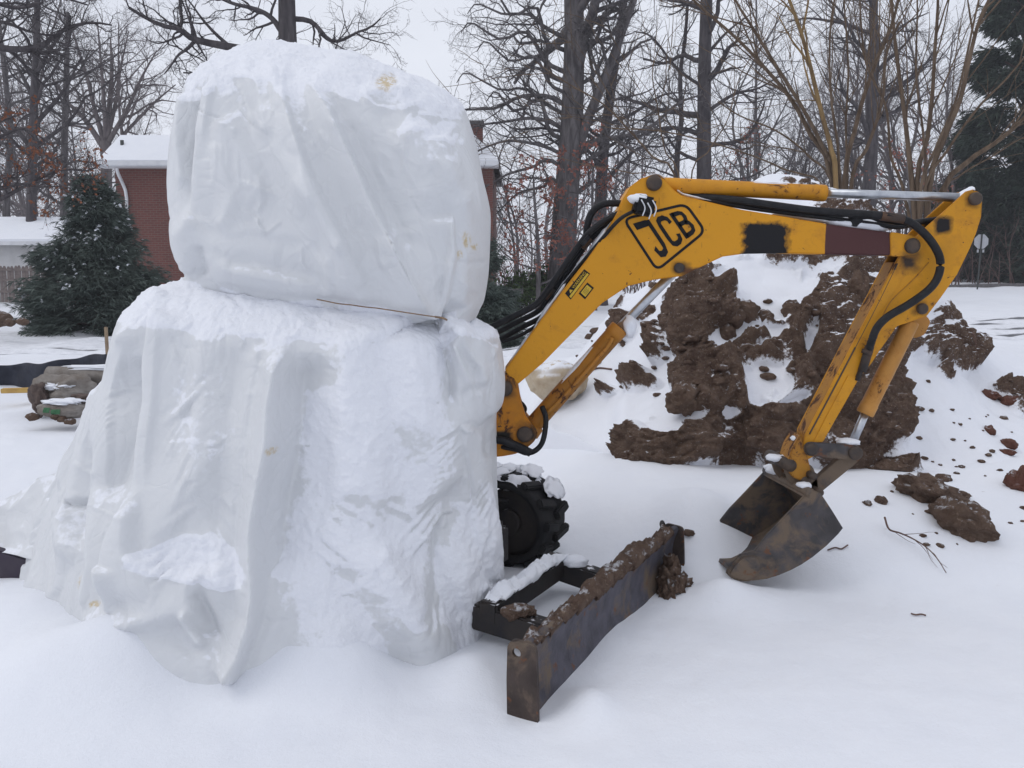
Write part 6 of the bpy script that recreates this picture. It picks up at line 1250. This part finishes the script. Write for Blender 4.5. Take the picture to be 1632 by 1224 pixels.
spots = [(rng.uniform(1390, 1632), rng.uniform(600, 880)) for _ in range(70)] + [(rng.uniform(1040, 1380), rng.uniform(430, 640)) for _ in range(50)] + [(rng.uniform(900, 1090), rng.uniform(480, 640)) for _ in range(26)]
for k, (x, y) in enumerate(spots):
    if x > 1150 and x < 1420 and y > 700: continue
    p = on_mound(x, y); r_ = rng.choice((.010, .013, .017, .022, .03)); r_ = r_ * (1.6 if y < 640 else 1); o = ob('soil_crumb', small[k % 6], M['earth']); o.location = p + Vector((0, 0, r_ * .2)); o.scale = (r_,) * 3; o.rotation_euler = (0, 0, rng.uniform(0, 6)); tag(o, 'small crumb of brown soil scattered on the snow by the heap', 'soil crumb', 'soil crumbs scattered by the heap')
def ground_pt(px, py, lift=.01): p = on_mound(px, py); return np.array(p) + [0, -.01, lift]
T = Tree(77); q = [ground_pt(x, y, .02 + l) for x, y, l in ((1408,838,.03),(1415,854,.02),(1432,860,.02),(1452,872,.03),(1474,886,.03),(1492,902,.02),(1506,918,.0))]; pts = T.put(q, .0055, .002, 0, 24)
for i, ang, L_ in ((6, .5, .12), (9, -.6, .16), (12, .5, .14), (15, .35, .14), (17, -.3, .10), (19, .4, .08)):
    d = pts[i + 1] - pts[i]; d /= np.linalg.norm(d); s_ = np.array([d[2], 0, -d[0]]) * (1 if ang > 0 else -1); T.grow(pts[i], d * .8 + s_ * abs(ang) + np.array([0, -.2, 0]), L_, .002, 1, 7, .1, -.02)
b_, c_b = T.meshes('x'); root = thing('twig', tuple(q[0]), 'forked reddish twig lying in the snow right of the bucket', 'twig'); ob('stem', b_.mesh('stem'), M['twig_bark'], root); ob('side_shoots', c_b.mesh('side_shoots'), M['twig_bark'], root)
for lab, pp_ in (('tiny curved twig alone on the front snow', ((1450,979),(1458,981),(1466,980),(1474,982))), ('fine twig lying behind the bucket heel', ((1318,878),(1330,874),(1340,876),(1350,870))), ('bent root sticking from the heap right hump', ((1500,500),(1530,512),(1550,532),(1556,560),(1554,590))), ('red stick lying behind the lift cylinder', ((930,596),(952,588),(974,590)))):
    b = MB(); b.tube([ground_pt(x, y, .008) for x, y in pp_], .004 if 'red' not in lab else .008, 5, 14); tag(ob('twig', b.mesh('twig'), M['twig_bark']), lab, 'twig')
# ------------------------------------------------------------------ damp winter air
hz = tag(ob('haze', boxm('haze', (0, 0, 14.0), (560, 560, 34))), kind='stuff')
m = bpy.data.materials.new('haze_air'); m.use_nodes = True; t = m.node_tree; t.nodes.clear(); o_ = t.nodes.new('ShaderNodeOutputMaterial')
pv = nd(t, 'ShaderNodeVolumePrincipled', {'Color': (.86, .88, .93, 1), 'Density': .0008, 'Anisotropy': .1}); S.cycles.volume_bounces = 2; t.links.new(pv.outputs[0], o_.inputs['Volume']); hz.data.materials.append(m)
